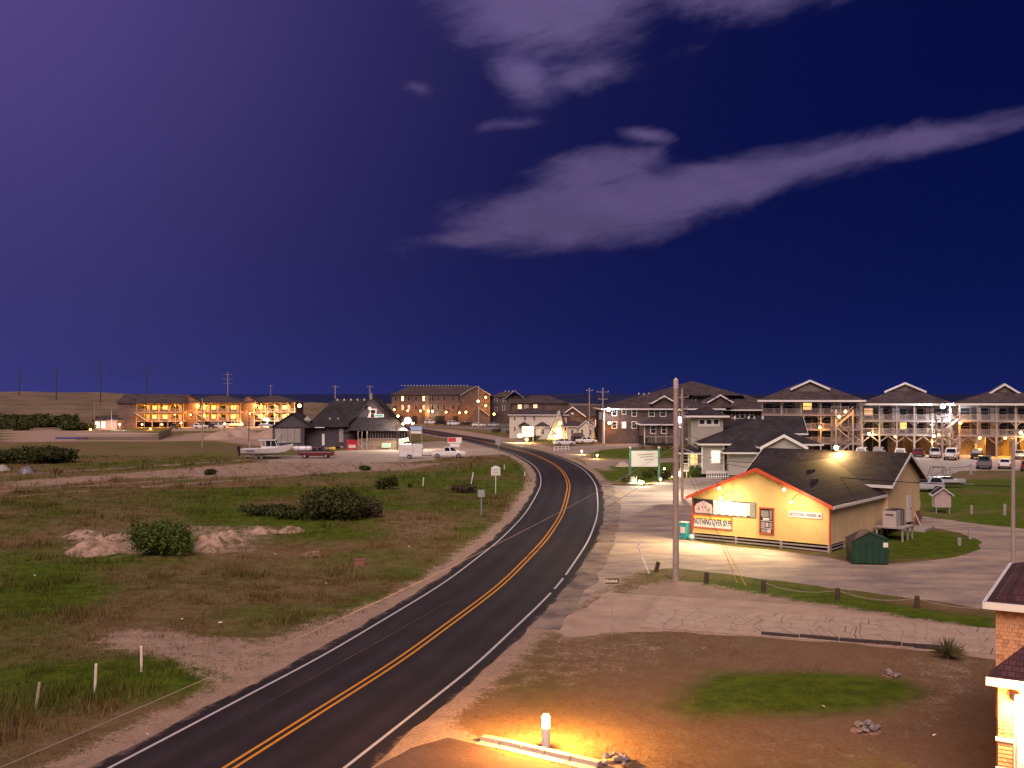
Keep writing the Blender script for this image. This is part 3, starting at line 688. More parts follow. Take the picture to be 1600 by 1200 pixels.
MB().bar((xr+.5,y0r+6.5,.2),(xr+.15,y0r+6.1,1.3),.07).build('hand_rail', MATS['white_trim'], shop)
def L2W(x, y, z): return A+Matrix.Rotation(rz_, 3, 'Z')@Vector((x, y, z))
# ---- signs on the front (each a thing on the wall)
mat('sign_black', (.03,.03,.035), .5, .1); mat('sign_white', (.78,.76,.72), .5, .04); mat('sign_yellow', (.80,.62,.12), .5, .05); mat('sign_pink', (.70,.52,.50), .5, .12, 4); mat('ink', (.012,.012,.016), .5, .05); mat('ink_red', (.45,.04,.05), .5, .05); mat('sign_grey', (.30,.28,.25), .6, .15, 2)
def sign_at(name, label, x0, x1, z0, z1, m, y=-.06):
    s = thing(name, label, 'sign', L2W((x0+x1)/2, y, (z0+z1)/2), rz_)
    MB().box((x0-x1)/2, (x1-x0)/2, -.03, .03, (z0-z1)/2, (z1-z0)/2).build('panel', m, s); return s
s = sign_at('banner_sign', 'long dark shop banner with a pale skull motif and white lettering', .12, 5.15, 2.02, 3.12, MATS['sign_black'])
hp = [(-2.38,-.50),(-.95,-.50),(-.92,-.12),(-1.0,.18),(-1.28,.28),(-1.64,.44),(-1.98,.30),(-2.26,.16),(-2.42,-.1)]
MB().prism([(x,-.034,z) for x, z in hp], (0,-.012,0)).build('motif', MATS['sign_pink'], s)
for x in (-1.75, -1.52): MB().tube([(x,-.047,-.05),(x,-.056,-.05)], .055, 10).build('motif_eye', MATS['ink'], s)
MB().prism([(-1.64,-.047,-.16),(-1.60,-.047,-.24),(-1.68,-.047,-.24)], (0,-.008,0)).build('motif_nose', MATS['ink'], s)
for k, x in enumerate((-2.05, -1.2)):
    MB().prism([(x-.12,-.047,-.30),(x+.12,-.047,-.30),(x+.08,-.047,-.12),(x-.04,-.047,-.05)], (0,-.006,0)).build('motif_mark', MATS['sign_grey'], s)
MB().box(-.85, 2.05, -.036, -.03, -.44, .46).build('letter_panel', MATS['sign_white'], s)
MB().box(2.05, 2.50, -.034, -.03, -.54, .54).build('end_panel', MATS['sign_grey'], s)
for k, (x, z) in enumerate([(-.8+.13*i, .47+.05*math.sin(i*2.1)) for i in range(12)]+[(-.82+.16*i, -.45-.03*math.sin(i*1.7)) for i in range(17)]):
    MB().tube([(x,-.035,z),(x,-.042,z)], .085, 7).build('flourish', MATS['sign_white'], s)
s = sign_at('price_sign', 'yellow and white sign reading NOTHING OVER $9.99 in a red frame', .12, 3.30, .98, 1.92, MATS['sign_white'])
MB().box(-1.55, 1.55, -.034, -.03, .18, .43).build('yellow_band', MATS['sign_yellow'], s)
fr = MB(); hw, hh = 1.59, .47
for a in ((-hw,hw,hh-.05,hh+.02),(-hw,hw,-hh-.02,-hh+.05),(-hw-.02,-hw+.05,-hh,hh),(hw-.05,hw+.02,-hh,hh)): fr.box(a[0],a[1],-.05,-.031,a[2],a[3])
fr.build('frame', MATS['red_trim'], s)
text_part('lettering', 'NOTHING OVER $9.99', .62, MATS['ink'], s, (0, -.042, -.02), sx_=.50, bold=.004)
s = sign_at('picture_sign', 'tall narrow red-framed sign with grey pictures beside the banner', 5.42, 6.55, .92, 2.82, MATS['ink'])
fr = MB(); hw, hh = .565, .95
for a in ((-hw,hw,hh-.08,hh),(-hw,hw,-hh,-hh+.08),(-hw,-hw+.08,-hh,hh),(hw-.08,hw,-hh,hh)): fr.box(a[0],a[1],-.06,-.031,a[2],a[3])
fr.build('frame', MATS['red_trim'], s)
for (x0,x1,z0,z1,m) in ((-.42,.16,.28,.74,'sign_grey'),(.24,.40,.10,.78,'sign_grey'),(-.44,.44,-.02,.02,'sign_white'),(-.28,.2,.06,.22,'sign_white'),(-.42,-.1,-.46,-.08,'sign_grey'),(-.05,.14,-.42,-.12,'sign_pink'),(.2,.42,-.46,-.1,'sign_grey'),(-.44,.44,-.54,-.50,'sign_white'),(-.4,.0,-.84,-.6,'sign_grey'),(.04,.34,-.84,-.58,'sign_pink')):
    MB().box(x0,x1,-.036,-.03,z0,z1).build('picture', MATS[m], s)
s = sign_at('parking_sign', 'white board reading ADDITIONAL PARKING with a red dot', 7.65, 10.05, 2.30, 2.72, MATS['sign_white'])
text_part('lettering', 'ADDITIONAL PARKING', .30, mat('ink_blue', (.05,.05,.16), .5, .05), s, (-.14, -.036, 0), sx_=.62, bold=.004)
MB().tube([(1.05,-.031,0),(1.05,-.045,0)], .085, 12).build('red_dot', MATS['ink_red'], s)
# ---------------------------------------------------------------- grey inn with tower behind the shop
Y0 = 134.0
def frame_at(u, Y): return Vector(((u-CX)*Y/F, Y, 0))
inn = thing('inn', 'pale grey inn with a square tower, white porch and dark hip roof', 'house', frame_at(1097, Y0), math.radians(-4))
mx_ = lambda u, Y=Y0: (u-1097)*Y/F
wallm = MATS['grey_wall']
MB().box(0, 15, 2.5, 16, .6, 4.45).build('wall', wallm, inn); MB().box(0, 2.9, 0, 2.5, .5, 4.4).build('wall', wallm, inn)
MB().box(3.2, 8.3, -1.9, 2.5, .5, 3.45).build('wall', wallm, inn)
roof_hip(inn, 0, 15.0, 0.0, 16, 4.45, 7.6, MATS['roof_dark'], .5, .2, ridge=4.5)
roof_hip(inn, 2.9, 8.5, -2.2, 7, 3.45, 5.9, MATS['roof_dark'], .45, .18)
tw = MB().box(-.9, 3.4, 5.0, 9.2, 4.0, 8.0).build('tower', wallm, inn)
roof_hip(inn, -.9, 3.4, 5.0, 9.2, 8.0, 9.3, MATS['roof_dark'], .75, .22)
for k in range(3): win(inn, .55+k*.95, 4.99, 7.15, .62, .55, fw=.16, mull=False)
MB().box(-.05, 2.95, 4.93, 4.99, 6.55, 6.7).build('trim_board', MATS['white_trim'], inn)
roof_gable(inn, 7.0, 12.2, -4.6, 6, 4.35, 5.75, MATS['roof_dark'], 'y', .35, .14, MATS['white_trim'], tw=.34)
gable_wall(inn, 7.0, 12.2, -4.5, .5, 4.3, 5.65, wallm); MB().box(7.02, 12.18, -4.38, 2, .5, 4.3).build('wall', wallm, inn)
win(inn, 1.75, -.01, 2.75, 1.0, 1.5, LITP, fw=.16)
MB().box(11, 15.4, 12, 16.4, 4.4, 5.6).build('wall', wallm, inn); roof_gable(inn, 9.4, 15.6, 11, 17, 5.5, 7.6, MATS['roof_dark'], 'x', .3, .14, MATS['white_trim'])
vents(inn, (3.5, 5.4, 7.3, 9.2), 8.0, 7.7)
for x in (.0, 2.8): MB().box(x-.09, x+.09, -.04, .06, .5, 4.3).build('corner_trim', MATS['white_trim'], inn)
pr = MB().box(-2.6, 0, .4, 3.5, .75, .95).build('porch_floor', MATS['white_trim'], inn)
roof_hip(inn, -2.7, .2, .3, 5, 3.2, 4.1, MATS['roof_dark'], .25, .15)
for x in (-2.55, -1.7, -.85): MB().box(x-.07, x+.07, .4, .54, .9, 3.2).build('porch_post', MATS['white_trim'], inn)
railing(inn, -2.55, -.1, .47, .95, .9, MATS['white_trim'], .16)
MB().box(-2.5, -.1, 3.45, 3.55, .9, 3.2).build('wall', MATS['cream_wall'], inn)
win(inn, -.7, 3.44, 2.1, .9, 1.5, LITW, fw=.1); win(inn, -1.9, 3.44, 2.1, .8, 1.5, 'dark_glass', fw=.1)
for k in range(4): MB().box(-3.9+k*.3, -2.6, .9, 2.3, k*.2, k*.2+.2).build('step', MATS['white_trim'], inn)
for k in range(5): MB().box(-2.5+k*.5, -2.42+k*.5, .42, .5, 0, .8).build('lattice_slat', MATS['white_trim'], inn)
# low white fence beside the inn
fence = thing('picket_fence', 'low white picket fence at the foot of the grey inn', 'fence', frame_at(1104, 132.6), math.radians(-4))
for k in range(17): MB().box(k*.3, k*.3+.09, -.02, .02, 0, 1.05).build('picket', MATS['white_trim'], fence)
for z in (.25, .8): MB().box(0, 5.0, .02, .06, z, z+.09).build('rail', MATS['white_trim'], fence)
# ---------------------------------------------------------------- brown shingled lodge behind the inn
Yb = 226.0; lodge = thing('lodge', 'large brown shingled lodge with white fascia, gables and lattice skirt', 'house', frame_at(944, Yb), 0)
k_ = Yb/F; sh = MATS['wall_shake']
MB().box(0, 26, 0, 22, 0, 7.7).build('wall', sh, lodge)
roof_hip(lodge, 0, 26, 0, 22, 7.7, 11.0, MATS['roof_brown'], .7, .28)
MB().box(13.3, 32.7, 11, 31, 6, 10.6).build('wall', sh, lodge); roof_hip(lodge, 13, 33, 10, 32, 10.6, 14.0, MATS['roof_brown'], .4, .2, fascia=False, ridge=10)
MB().box(27, 41, 6, 24, 0, 7.4).build('wall', sh, lodge); roof_hip(lodge, 26, 42, 5, 25, 7.4, 10.8, MATS['roof_brown'], .6, .25)
for (x, zz) in ((13.2, 9.0), (26.2, 9.2)):
    roof_gable(lodge, x-2.6, x+2.6, -.2 if x < 20 else 3, 9, zz, zz+1.5, MATS['roof_brown'], 'y', .3, .12, MATS['white_trim'], tw=.3); gable_wall(lodge, x-2.5, x+2.5, .1 if x < 20 else 3.3, zz-1.3, zz, zz+1.35, sh)
# projecting room with hip roof on lattice stilts
px_ = (996-944)*k_; 
MB().box(px_+.4, px_+7.4, -9, .2, 1.9, 4.55).build('wall', sh, lodge)
roof_hip(lodge, px_, px_+7.7, -9.3, 1, 4.55, 6.0, MATS['roof_brown'], .5, .25)
for x in (.4, 2.8, 5.0, 7.2): MB().box(px_+x-.1, px_+x+.1, -9.1, -8.9, 0, 4.5).build('porch_post', MATS['white_trim'] if x in (.4, 7.2) else MATS['weather_wood'], lodge)
for i in range(26):
    x = px_+.5+i*.27
    lt = MB().bar((x,-8.95,.5),(x+1.3,-8.95,1.8),.05,.03) if i < 22 else MB().bar((x,-8.95,.5),(px_+7.3,-8.95,.5+px_+7.3-x),.05,.03)
    lt.build('lattice_slat', MATS['weather_wood'], lodge)
    if i > 4: MB().bar((x,-8.92,.5),(x-1.3,-8.92,1.8),.05,.03).build('lattice_slat', MATS['weather_wood'], lodge)
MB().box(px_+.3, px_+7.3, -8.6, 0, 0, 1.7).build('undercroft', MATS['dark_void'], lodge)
MB().box(px_+.4, px_+7.4, -9.05, -8.85, 1.75, 1.9).build('trim_board', MATS['weather_wood'], lodge)
for (u, v, w, h, lit) in ((960,644,.9,1.4,0),(975,643,.75,1.0,0),(991,645,.9,1.4,0),(1018,645,1.1,1.4,0),(1036,645,1.1,1.4,0),(960,664,.9,1.3,0),(975,664,.7,1.2,1),(991,664,.9,1.3,0),(1066,647,1,1.4,0),(1078,647,1,1.4,0),(1087,660,1,1.4,0)):
    win(lodge, (u-944)*k_, -.01, H-(v-HV)*k_, w, h, LITP if lit else 'dark_glass', fw=.16)
for u in (1012, 1029): win(lodge, (u-944)*(Yb-9)/F+.35, -9.01, 3.4, .95, 1.5, 'dark_glass', fw=.16)
for u in (1050, 1068, 1098, 1128): win(lodge, (u-944)*k_, 10.99, 9.5, .8, 1.0, 'dark_glass', fw=.14)
for u in (1154, 1160, 1168, 1176, 1183): win(lodge, (u-944)*k_+.2, 5.99, 6.2, .7, 1.5, 'dark_glass', fw=.12)
for x in (0, 26, 27, 41): MB().box(x-.12, x+.12, -.05 if x < 27 else 5.95, .1 if x < 27 else 6.1, 0, 7.5).build('corner_trim', MATS['white_trim'], lodge)
vents(lodge, (9, 10.2, 11.4), 11, 11.0)
# ---------------------------------------------------------------- white beach houses by the bend
Yw = 252.0; kw = Yw/F
wh = thing('white_house', 'white two-storey house with dark roof behind the lit sign', 'house', frame_at(796, Yw), 0)
MB().box(0, 11.5, 0, 9, 0, 5.8).build('wall', 'cream_wall', wh); roof_hip(wh, 0, 11.5, 0, 9, 5.8, 7.4, MATS['roof_brown'], .4, .16)
MB().box(8.0, 14.2, 1, 9, 2.6, 5.8).build('wall', 'cream_wall', wh); roof_hip(wh, 8, 14.2, 1, 9, 5.75, 7.2, MATS['roof_brown'], .5, .16)
for x in (1.3, 3.8, 6.1): win(wh, x, -.01, 5.0, .45, .9, 'dark_glass', fw=.05); 
win(wh, 1.3, -.01, 2.4, .45, .9, 'dark_glass', fw=.05)
for x in (8.6, 9.6, 10.6, 11.8, 12.9): win(wh, x, .98, 4.9, .6, .8, 'dark_glass', fw=.08)
roof_gable(wh, 2.3, 4.9, -1.2, .1, 3.2, 4.0, MATS['roof_brown'], 'y', .1, .1)
st = MB()
for k in range(9): st.box(6.6+k*.28, 6.9+k*.28, -1.6, -.4, k*.28, k*.28+.08)
st.build('stairs', 'white_trim', wh)
MB().bar((6.5,-1.6,1.0),(9.3,-1.6,3.7),.08,.12).build('hand_rail', MATS['white_trim'], wh)
af = thing('a_frame_house', 'white A-frame house with a steep dark roof', 'house', frame_at(858, 246), 0)
MB().prism([(0,0,0),(4.6,0,0),(2.7,0,6.4)], (0,8,0)).build('wall', 'cream_wall', af)
MB().prism([(2.7,-.6,6.55),(5.0,-.6,0),(5.4,-.6,0),(2.9,-.6,6.9)], (0,9,0)).build('roof', MATS['roof_brown'], af)
MB().prism([(2.7,-.6,6.55),(-.2,-.6,0),(-.5,-.6,0),(2.5,-.6,6.9)], (0,9,0)).build('roof', MATS['cream_wall'], af)
win(af, 2.4, -.01, 1.6, 1.3, 2.2, LITP, fw=.15); win(af, 2.6, -.01, 3.9, .7, .8, LITW, fw=.1)
MB().box(-3.2, 0.2, 1, 5, 0, 3.0).build('wall', 'cream_wall', af); roof_hip(af, -3.2, .2, 1, 5, 3.0, 4.2, MATS['roof_brown'], .3, .12)
win(af, -1.5, .99, 1.8, .5, 1.0, 'dark_glass', fw=.06)
gh = thing('gabled_cottage', 'small white gabled cottage with dark roof beside the A-frame', 'house', frame_at(886, 243), 0)
MB().box(0, 5.6, 0, 6, 0, 3.2).build('wall', 'cream_wall', gh); roof_hip(gh, -1, 5, 0, 6, 3.2, 4.6, MATS['roof_brown'], .35, .14)
gable_wall(gh, 2.6, 6.2, -1.2, 0, 3.1, 4.5, MATS['cream_wall']); MB().box(2.6, 6.2, -1.1, 0, 0, 3.1).build('wall', 'cream_wall', gh)
roof_gable(gh, 2.6, 6.2, -1.2, 3, 3.1, 4.6, MATS['roof_brown'], 'y', .3, .12, MATS['white_trim'])
for x in (1.2, 3.5, 5.4): win(gh, x, -.02 if x < 2 else -1.22, 1.9, .45, 1.1, 'dark_glass', fw=.06)
bh_ = thing('dark_gabled_house', 'dark brown gabled house with white rakes behind the cottage', 'house', frame_at(876, 262), 0)
MB().box(0, 12, 0, 9, 0, 5.2).build('wall', sh, bh_); gable_wall(bh_, 0, 6, -.3, 3, 5.4, 7.5, sh)
roof_gable(bh_, 0, 6, -.4, 9, 5.4, 7.6, MATS['roof_brown'], 'y', .4, .14, MATS['white_trim'], tw=.3); roof_gable(bh_, 4, 12, 0, 9, 5.3, 7.8, MATS['roof_brown'], 'x', .3, .14)
win(bh_, 3, -.32, 5.9, .6, .35, 'sign_white', fw=.05); win(bh_, 9.2, -.02, 3.6, .7, 1.2, LITO, fw=.1); win(bh_, 7.6, -.02, 3.6, .7, 1.2, 'dark_glass', fw=.1)
dk = MB(); dk.box(8.2, 13.6, -2.4, 0, 2.6, 2.8)
for x in (8.3, 11, 13.4): dk.box(x-.1, x+.1, -2.4, -2.2, 0, 2.7)
dk.build('deck', 'weather_wood', bh_); railing(bh_, 8.2, 13.6, -2.35, 2.8, .95, MATS['weather_wood'])
MB().bar((13.4,-2.4,2.7),(16.4,-2.4,.1),.25,.3).build('stairs', MATS['weather_wood'], bh_); MB().bar((13.4,-2.45,3.6),(16.4,-2.45,1.0),.08,.1).build('hand_rail', MATS['weather_wood'], bh_)
# ---------------------------------------------------------------- three-storey hotel
Yh = 372.0; kh = Yh/F
hotel = thing('hotel', 'long brown three-storey hotel with rows of small windows', 'hotel', frame_at(612, Yh), 0)
wm_ = (745-612)*kh
MB().box(0, wm_, 0, 12, 0, 10.6).build('wall', sh, hotel); roof_hip(hotel, 0, wm_+4, 0, 12, 10.6, 13.9, MATS['roof_brown'], .5, .2, fascia=False)
gx0, gx1 = (722-612)*kh, (766-612)*kh
MB().box(gx0, gx1, -3, 10, 0, 10.6).build('wall', sh, hotel); gable_wall(hotel, gx0, gx1, -3, 10.5, 10.6, 13.4, sh)
roof_gable(hotel, gx0, gx1, -3, 10, 10.6, 13.6, MATS['roof_brown'], 'y', .4, .16, MATS['weather_wood'])
for u in (618,629,639,650,662,676,685,694,708,717):
    for zz in (9.2, 6.0):
        lit = LITP if (u, zz) in ((629, 9.2), (662, 9.2)) else ('sign_white' if (u, zz) in ((639,6.0),(662,6.0),(629,6.0)) else 'dark_glass')
        win(hotel, (u-612)*kh, -.01, zz, .75, 1.7, lit, 'weather_wood', fw=.07, mull=False)
MB().box((664-612)*kh, (671-612)*kh, -.6, .1, 0, 10.4).build('stair_shaft', MATS['tan_wall'], hotel)
for u in (626, 648, 684, 691, 712): MB().box((u-612)*kh-.9, (u-612)*kh+.9, -.08, -.01, 0, 2.9).build('door', MATS['dark_void'], hotel)
vents(hotel, [3+1.15*i for i in range(22)], 6, 14.0)
st = MB().bar((gx0+6,-3.3,6),(gx0+10,-3.3,3),.3,.25).build('stairs', MATS['weather_wood'], hotel)
wing = thing('hotel_wing', 'lower brown hotel wing with hipped roofs and two lit windows', 'hotel', frame_at(762, 380), 0)
kk = 380/F
MB().box(0, 14, 0, 12, 0, 9.6).build('wall', sh, wing); roof_hip(wing, 0, 14, 0, 12, 9.6, 11.8, MATS['roof_brown'], .4, .2, fascia=False)
MB().box(9, 30, -5, 10, 0, 7.4).build('wall', sh, wing); roof_hip(wing, 9, 30, -5, 10, 7.4, 10.3, MATS['roof_brown'], .5, .2, fascia=False)
roof_gable(wing, 7, 13, -.5, 8, 9.6, 12.2, MATS['roof_brown'], 'y', .4, .14, MATS['weather_wood'])
for u, zz, lt in ((775,8.4,0),(788,8.4,0),(775,5.2,0),(787,5.6,0)): win(wing, (u-762)*kk, -.02, zz, .8, 1.5, 'dark_glass', fw=.12)
for u, lt in ((812,1),(822,0),(836,1)): win(wing, (u-762)*kk, -5.02, 6.2, 1.3, 1.5, LITW if lt else 'sign_grey', fw=.1)
vents(wing, (6.5, 7.8, 9.2, 10.4), 6, 11.9)
# ---------------------------------------------------------------- restaurant with large dark roof
Yr = 203.0; kr = Yr/F
rest = thing('restaurant', 'dark shingled restaurant with a big sloping roof and glazed porch', 'restaurant', frame_at(422, Yr), 0)
rx = lambda u: (u-422)*kr
dw = MATS['dark_wall']
MB().box(rx(424), rx(474), 1, 9, 0, 4.3).build('wall', dw, rest)
roof_gable(rest, rx(424), rx(486), 1, 9, 4.4, 7.0, MATS['roof_dark'], 'y', .35, .14); gable_wall(rest, rx(424), rx(486), 1.0, 4.2, 4.4, 6.9, dw)
gd = MB().box(rx(428), rx(468), .90, .99, 1.2, 4.0).build('garage_door', MATS['sign_grey'], rest)
for k in range(1, 4): MB().box(rx(428)+k*1.27, rx(428)+k*1.27+.05, .86, .90, 1.2, 4.0).build('door_seam', MATS['dark_wall'], gd)
MB().box(rx(474), rx(600), 3, 18, 0, 4.4).build('wall', dw, rest)
# main roof with hip on the left, ridge to the front gable
a = [(rx(472),2.2,4.3),(rx(618),2.2,4.3),(rx(618),19,4.3),(rx(472),19,4.3),(rx(508),10.5,9.9),(rx(584),10.5,9.9)]
MB().poly(a, [(0,1,5,4),(2,3,4,5),(1,2,5),(3,0,4),(3,2,1,0)]).build('roof', MATS['roof_dark'], rest)
gable_wall(rest, rx(545), rx(615), 1.6, 4.2, 5.3, 9.85, dw)
roof_gable(rest, rx(545), rx(615), 1.6, 10.5, 5.3, 9.95, MATS['roof_dark'], 'y', .35, .14, MATS['roof_dark'], tw=.3)
# porch
roof_hip(rest, rx(548), rx(636), -2.6, 4, 3.75, 6.2, MATS['roof_dark'], .5, .16, ridge=3.2, fascia=False)
MB().box(rx(563), rx(634), -2.4, 3, 0, 2.2).build('porch_wall', MATS['tan_wall'], rest)
for k in range(15):
    x0 = rx(577)+k*(rx(634)-rx(577))/14
    MB().box(x0-.05, x0+.05, -2.44, -2.3, 2.2, 3.75).build('mullion', MATS['tan_wall'], rest)
    if k < 14: MB().box(x0+.05, x0+(rx(634)-rx(577))/14-.05, -2.36, -2.33, 2.25, 3.7).build('window_pane', MATS['dark_glass'], rest)
MB().box(rx(577), rx(634), -2.3, 3, 2.2, 3.75).build('porch_room', MATS['dark_void'], rest)
MB().box(rx(576), rx(635), -2.5, -2.4, 3.72, 3.9).build('beam', MATS['weather_wood'], rest); MB().box(rx(576), rx(635), -2.5, -2.4, 2.1, 2.22).build('sill', MATS['weather_wood'], rest)
for u in (563.5, 569.5, 577): MB().box(rx(u)-.07, rx(u)+.07, -3.4, -3.26, 0, 3.7).build('porch_post', MATS['weather_wood'], rest)
MB().bar((rx(563.5),-3.35,1.4),(rx(570),-3.35,.2),.08,.16).build('brace', MATS['weather_wood'], rest); MB().bar((rx(570),-3.35,1.5),(rx(577),-3.35,.9),.08,.12).build('brace', MATS['weather_wood'], rest)
railing(rest, rx(570), rx(590), -4.6, .1, 1.1, MATS['weather_wood'], .3)
for (u0, u1, m, z0, z1) in ((499,503,'sign_white',.6,2.9),(526,533,'sign_grey',1.2,4.0),(537,544,'tan_wall',.0,2.3)): MB().box(rx(u0), rx(u1), 2.85, 2.99, z0, z1).build('door' if m != 'sign_grey' else 'chimney_panel', MATS[m], rest)
MB().box(rx(536), rx(563), .4, 3, 0, 3.3).build('wall', dw, rest); roof_hip(rest, rx(536), rx(563), .4, 4, 3.3, 4.2, MATS['roof_dark'], .3, .12, fascia=False)
vents(rest, [rx(514+11*i) for i in range(6)], 10.0, 9.75); vents(rest, (rx(509), rx(522)), 4.6, 5.9)
MB().box(rx(488), rx(504), 2.0, 2.15, 4.15, 4.3).build('awning_light', MATS['sign_white'], rest)
MB().tube([(rx(475),3.2,4.4),(rx(475),3.2,5.6)], .55, 10).build('exhaust_stack', MATS['sign_grey'], rest); MB().tube([(rx(475),3.2,5.6),(rx(475),3.2,6.4)], [.95,.15], 10).build('exhaust_cap', MATS['sign_grey'], rest)
win(rest, rx(581.5), 1.58, 7.0, .9, 1.5, 'dark_glass', 'sign_pink', fw=.22)
MB().prism([(rx(572.5),1.5,6.2),(rx(578.5),1.5,6.2),(rx(575.5),1.5,7.4)], (0,.08,0)).build('emblem', MATS['sign_pink'], rest); MB().ball((rx(575.5),1.5,8.0), .42, 10, 6).build('emblem', MATS['sign_pink'], rest)
mat('sign_teal', (.10,.30,.33), .5, .1); mat('sign_green', (.30,.62,.40), .5, .1); mat('sign_blue', (.35,.50,.75), .5, .08)
def board(name, label, u, v, Y, w, h, m, tilt=0.0, inner=None, text=None, tm='ink', posts=False, ts=.4):
    p = P(u, v, Y); s = thing(name, label, 'sign', p); s.rotation_euler = (0, tilt, 0)
    MB().box(-w/2, w/2, -.04, .04, -h/2, h/2).build('panel', MATS[m] if isinstance(m, str) else m, s)
    if inner: MB().box(-w/2+.1, w/2-.1, -.05, -.041, -h/2+.1, h/2-.1).build('face', MATS[inner], s)
    if text: text_part('lettering', text, ts, MATS[tm], s, (0,-.055,0), sx_=.8)
    if posts:
        for x in (-w/2, w/2): MB().box(x-.07, x+.07, .04, .16, -p.z, h/2+.1).build('post', MATS['weather_wood'], s)
    return s
board('gable_sign', 'small teal sign board on the restaurant gable', 592, 649.5, Yr+1.4, 1.9, .62, 'sign_white', 0, 'sign_teal')
board('porch_sign', 'pale green sign on the porch wall of the restaurant', 603.5, 696, Yr-2.6, 1.7, .85, 'sign_white', 0, 'sign_green')
board('tilted_sign', 'tilted pale green sign beside the restaurant lamp pole', 631, 688, Yr-3.2, 1.9, .75, 'sign_white', -.18, 'sign_green')
board('roadside_sign', 'two-panel pale blue roadside sign past the restaurant corner', 650, 669.5, 214, 2.4, .85, 'sign_blue', 0, None, None, 'ink', True)
board('roadside_sign', 'white lower panel under the pale blue roadside sign', 650, 675.5, 213.8, 2.2, .5, 'sign_white')
# ---------------------------------------------------------------- motel in three blocks
Ym_ = 335.0; km = Ym_/F
AMB = (1.0, .50, .10)
for bi, (u0, u1, yo) in enumerate(((184, 287, 0), (287, 377, 3), (377, 462, 6))):
    w = (u1-u0)*km; Yb_ = Ym_+yo
    m_ = thing('motel_block', ('motel block nearest the pool hut, with a blank end wall', 'middle motel block between its two neighbours', 'motel block beside the restaurant, with the big flood lamp')[bi], 'motel', frame_at(u0, Yb_), 0, None)
    e = 6.0 if bi == 0 else 4.2
    MB().box(0, w, 2.6, 14, 0, 8.0).build('wall', MATS['motel_shake'], m_)
    MB().box(0, e, .0, 2.6, 0, 8.0).build('wall', MATS['motel_shake'], m_)
    roof_gable(m_, 0, w, 0, 14, 8.0, 10.6, MATS['roof_brown'], 'x', .5, .18) if bi == 0 else roof_hip(m_, 0, w, 0, 14, 8.0, 10.3, MATS['roof_brown'], .5, .2, fascia=False)
    if bi == 0: MB().prism([(0,0,8.0),(0,14,8.0),(0,7,10.5)], (.15,0,0)).build('wall', MATS['motel_shake'], m_)
    else:
        gable_wall(m_, -.6, 5.2, -.2, 6, 8.2, 9.9, MATS['motel_shake']); roof_gable(m_, -.6, 5.2, -.2, 6, 8.2, 10.0, MATS['roof_brown'], 'y', .3, .14)
    for z in (2.0, 5.0):
        MB().box(e, w, 0, 2.6, z-.25, z).build('deck', MATS['weather_wood'], m_)
        railing(m_, e, w, .08, z, 1.0, MATS['weather_wood'], .35, 3.0)
        n = int((w-e)/3.4)
        for i in range(n):
            x = e+1.6+i*(w-e-1.5)/n
            lit = (i+bi+int(z)) % 3
            win(m_, x, 2.59, z+1.35, 1.5, 1.3, (LITW, LITW, 'dark_glass')[lit], 'weather_wood', fw=.08, mull=False)
            MB().box(x+1.05, x+1.95, 2.52, 2.59, z+.02, z+2.1).build('door', MATS['pale_door'], m_)
    for i in range(7):
        x = e+i*(w-e-.2)/6; MB().box(x, x+.2, .0, .2, 0, 8.0).build('post', MATS['weather_wood'], m_)
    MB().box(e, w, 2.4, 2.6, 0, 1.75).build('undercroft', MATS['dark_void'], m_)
    MB().bar((e-.5, -.6, 4.9), (e+4.2, -.6, 1.9), 1.1, .2).build('stairs', MATS['weather_wood'], m_)
    MB().bar((e-.5, -1.1, 5.8), (e+4.2, -1.1, 2.8), .08, .12).build('hand_rail', MATS['weather_wood'], m_)
hut = thing('pool_hut', 'small hip-roofed pool hut with a lit doorway beside the motel', 'hut', frame_at(147, 312), 0)
kq = 312/F
mat('hut_wall', (.50,.34,.26), .8, .1, 1.0)
MB().box(0, 7.0, 0, 5, 0, 3.0).build('wall', MATS['hut_wall'], hut); roof_hip(hut, 0, 7, 0, 5, 3.0, 4.2, MATS['roof_brown'], .5, .14, fascia=False)
for x in (1.0, 2.8): win(hut, x, -.01, 1.5, 1.2, 1.9, LITP, fw=.1, mull=False)
# pool enclosure fence
pf = thing('pool_fence', 'low weathered board fence round the motel pool', 'fence', G(118, 688), 0)
def fence_run(root, a, b, h, n, m):
    a, b = Vector(a), Vector(b)
    for i in range(n):
        p = a.lerp(b, i/n); q = a.lerp(b, (i+(.5 if n > 60 else .86))/n); MB().prism([p, q, q+Vector((0,0,h)), p+Vector((0,0,h))], (0,.05,0)).build('board', m, root)
o_ = pf.location
fence_run(pf, (0,0,0), G(248, 687.5)-o_, .8, 90, MATS['brown_shake']); fence_run(pf, G(248, 687.5)-o_, G(268, 678)-o_, 1.7, 26, MATS['weather_wood'])
MB().bar((0,0,1.5), G(248,687.5)-o_+Vector((0,0,1.5)), .06).build('rail', MATS['white_trim'], pf)
tarp = MB().box(0, 7.5, 0, 1.6, 0, .35); mat('blue_tarp', (.04,.05,.22), .5, .2); to = tarp.build('tarpaulin', MATS['blue_tarp']); to.location = G(86, 686); tag(to, 'blue tarpaulin lying on the sand by the pool fence', 'tarpaulin')
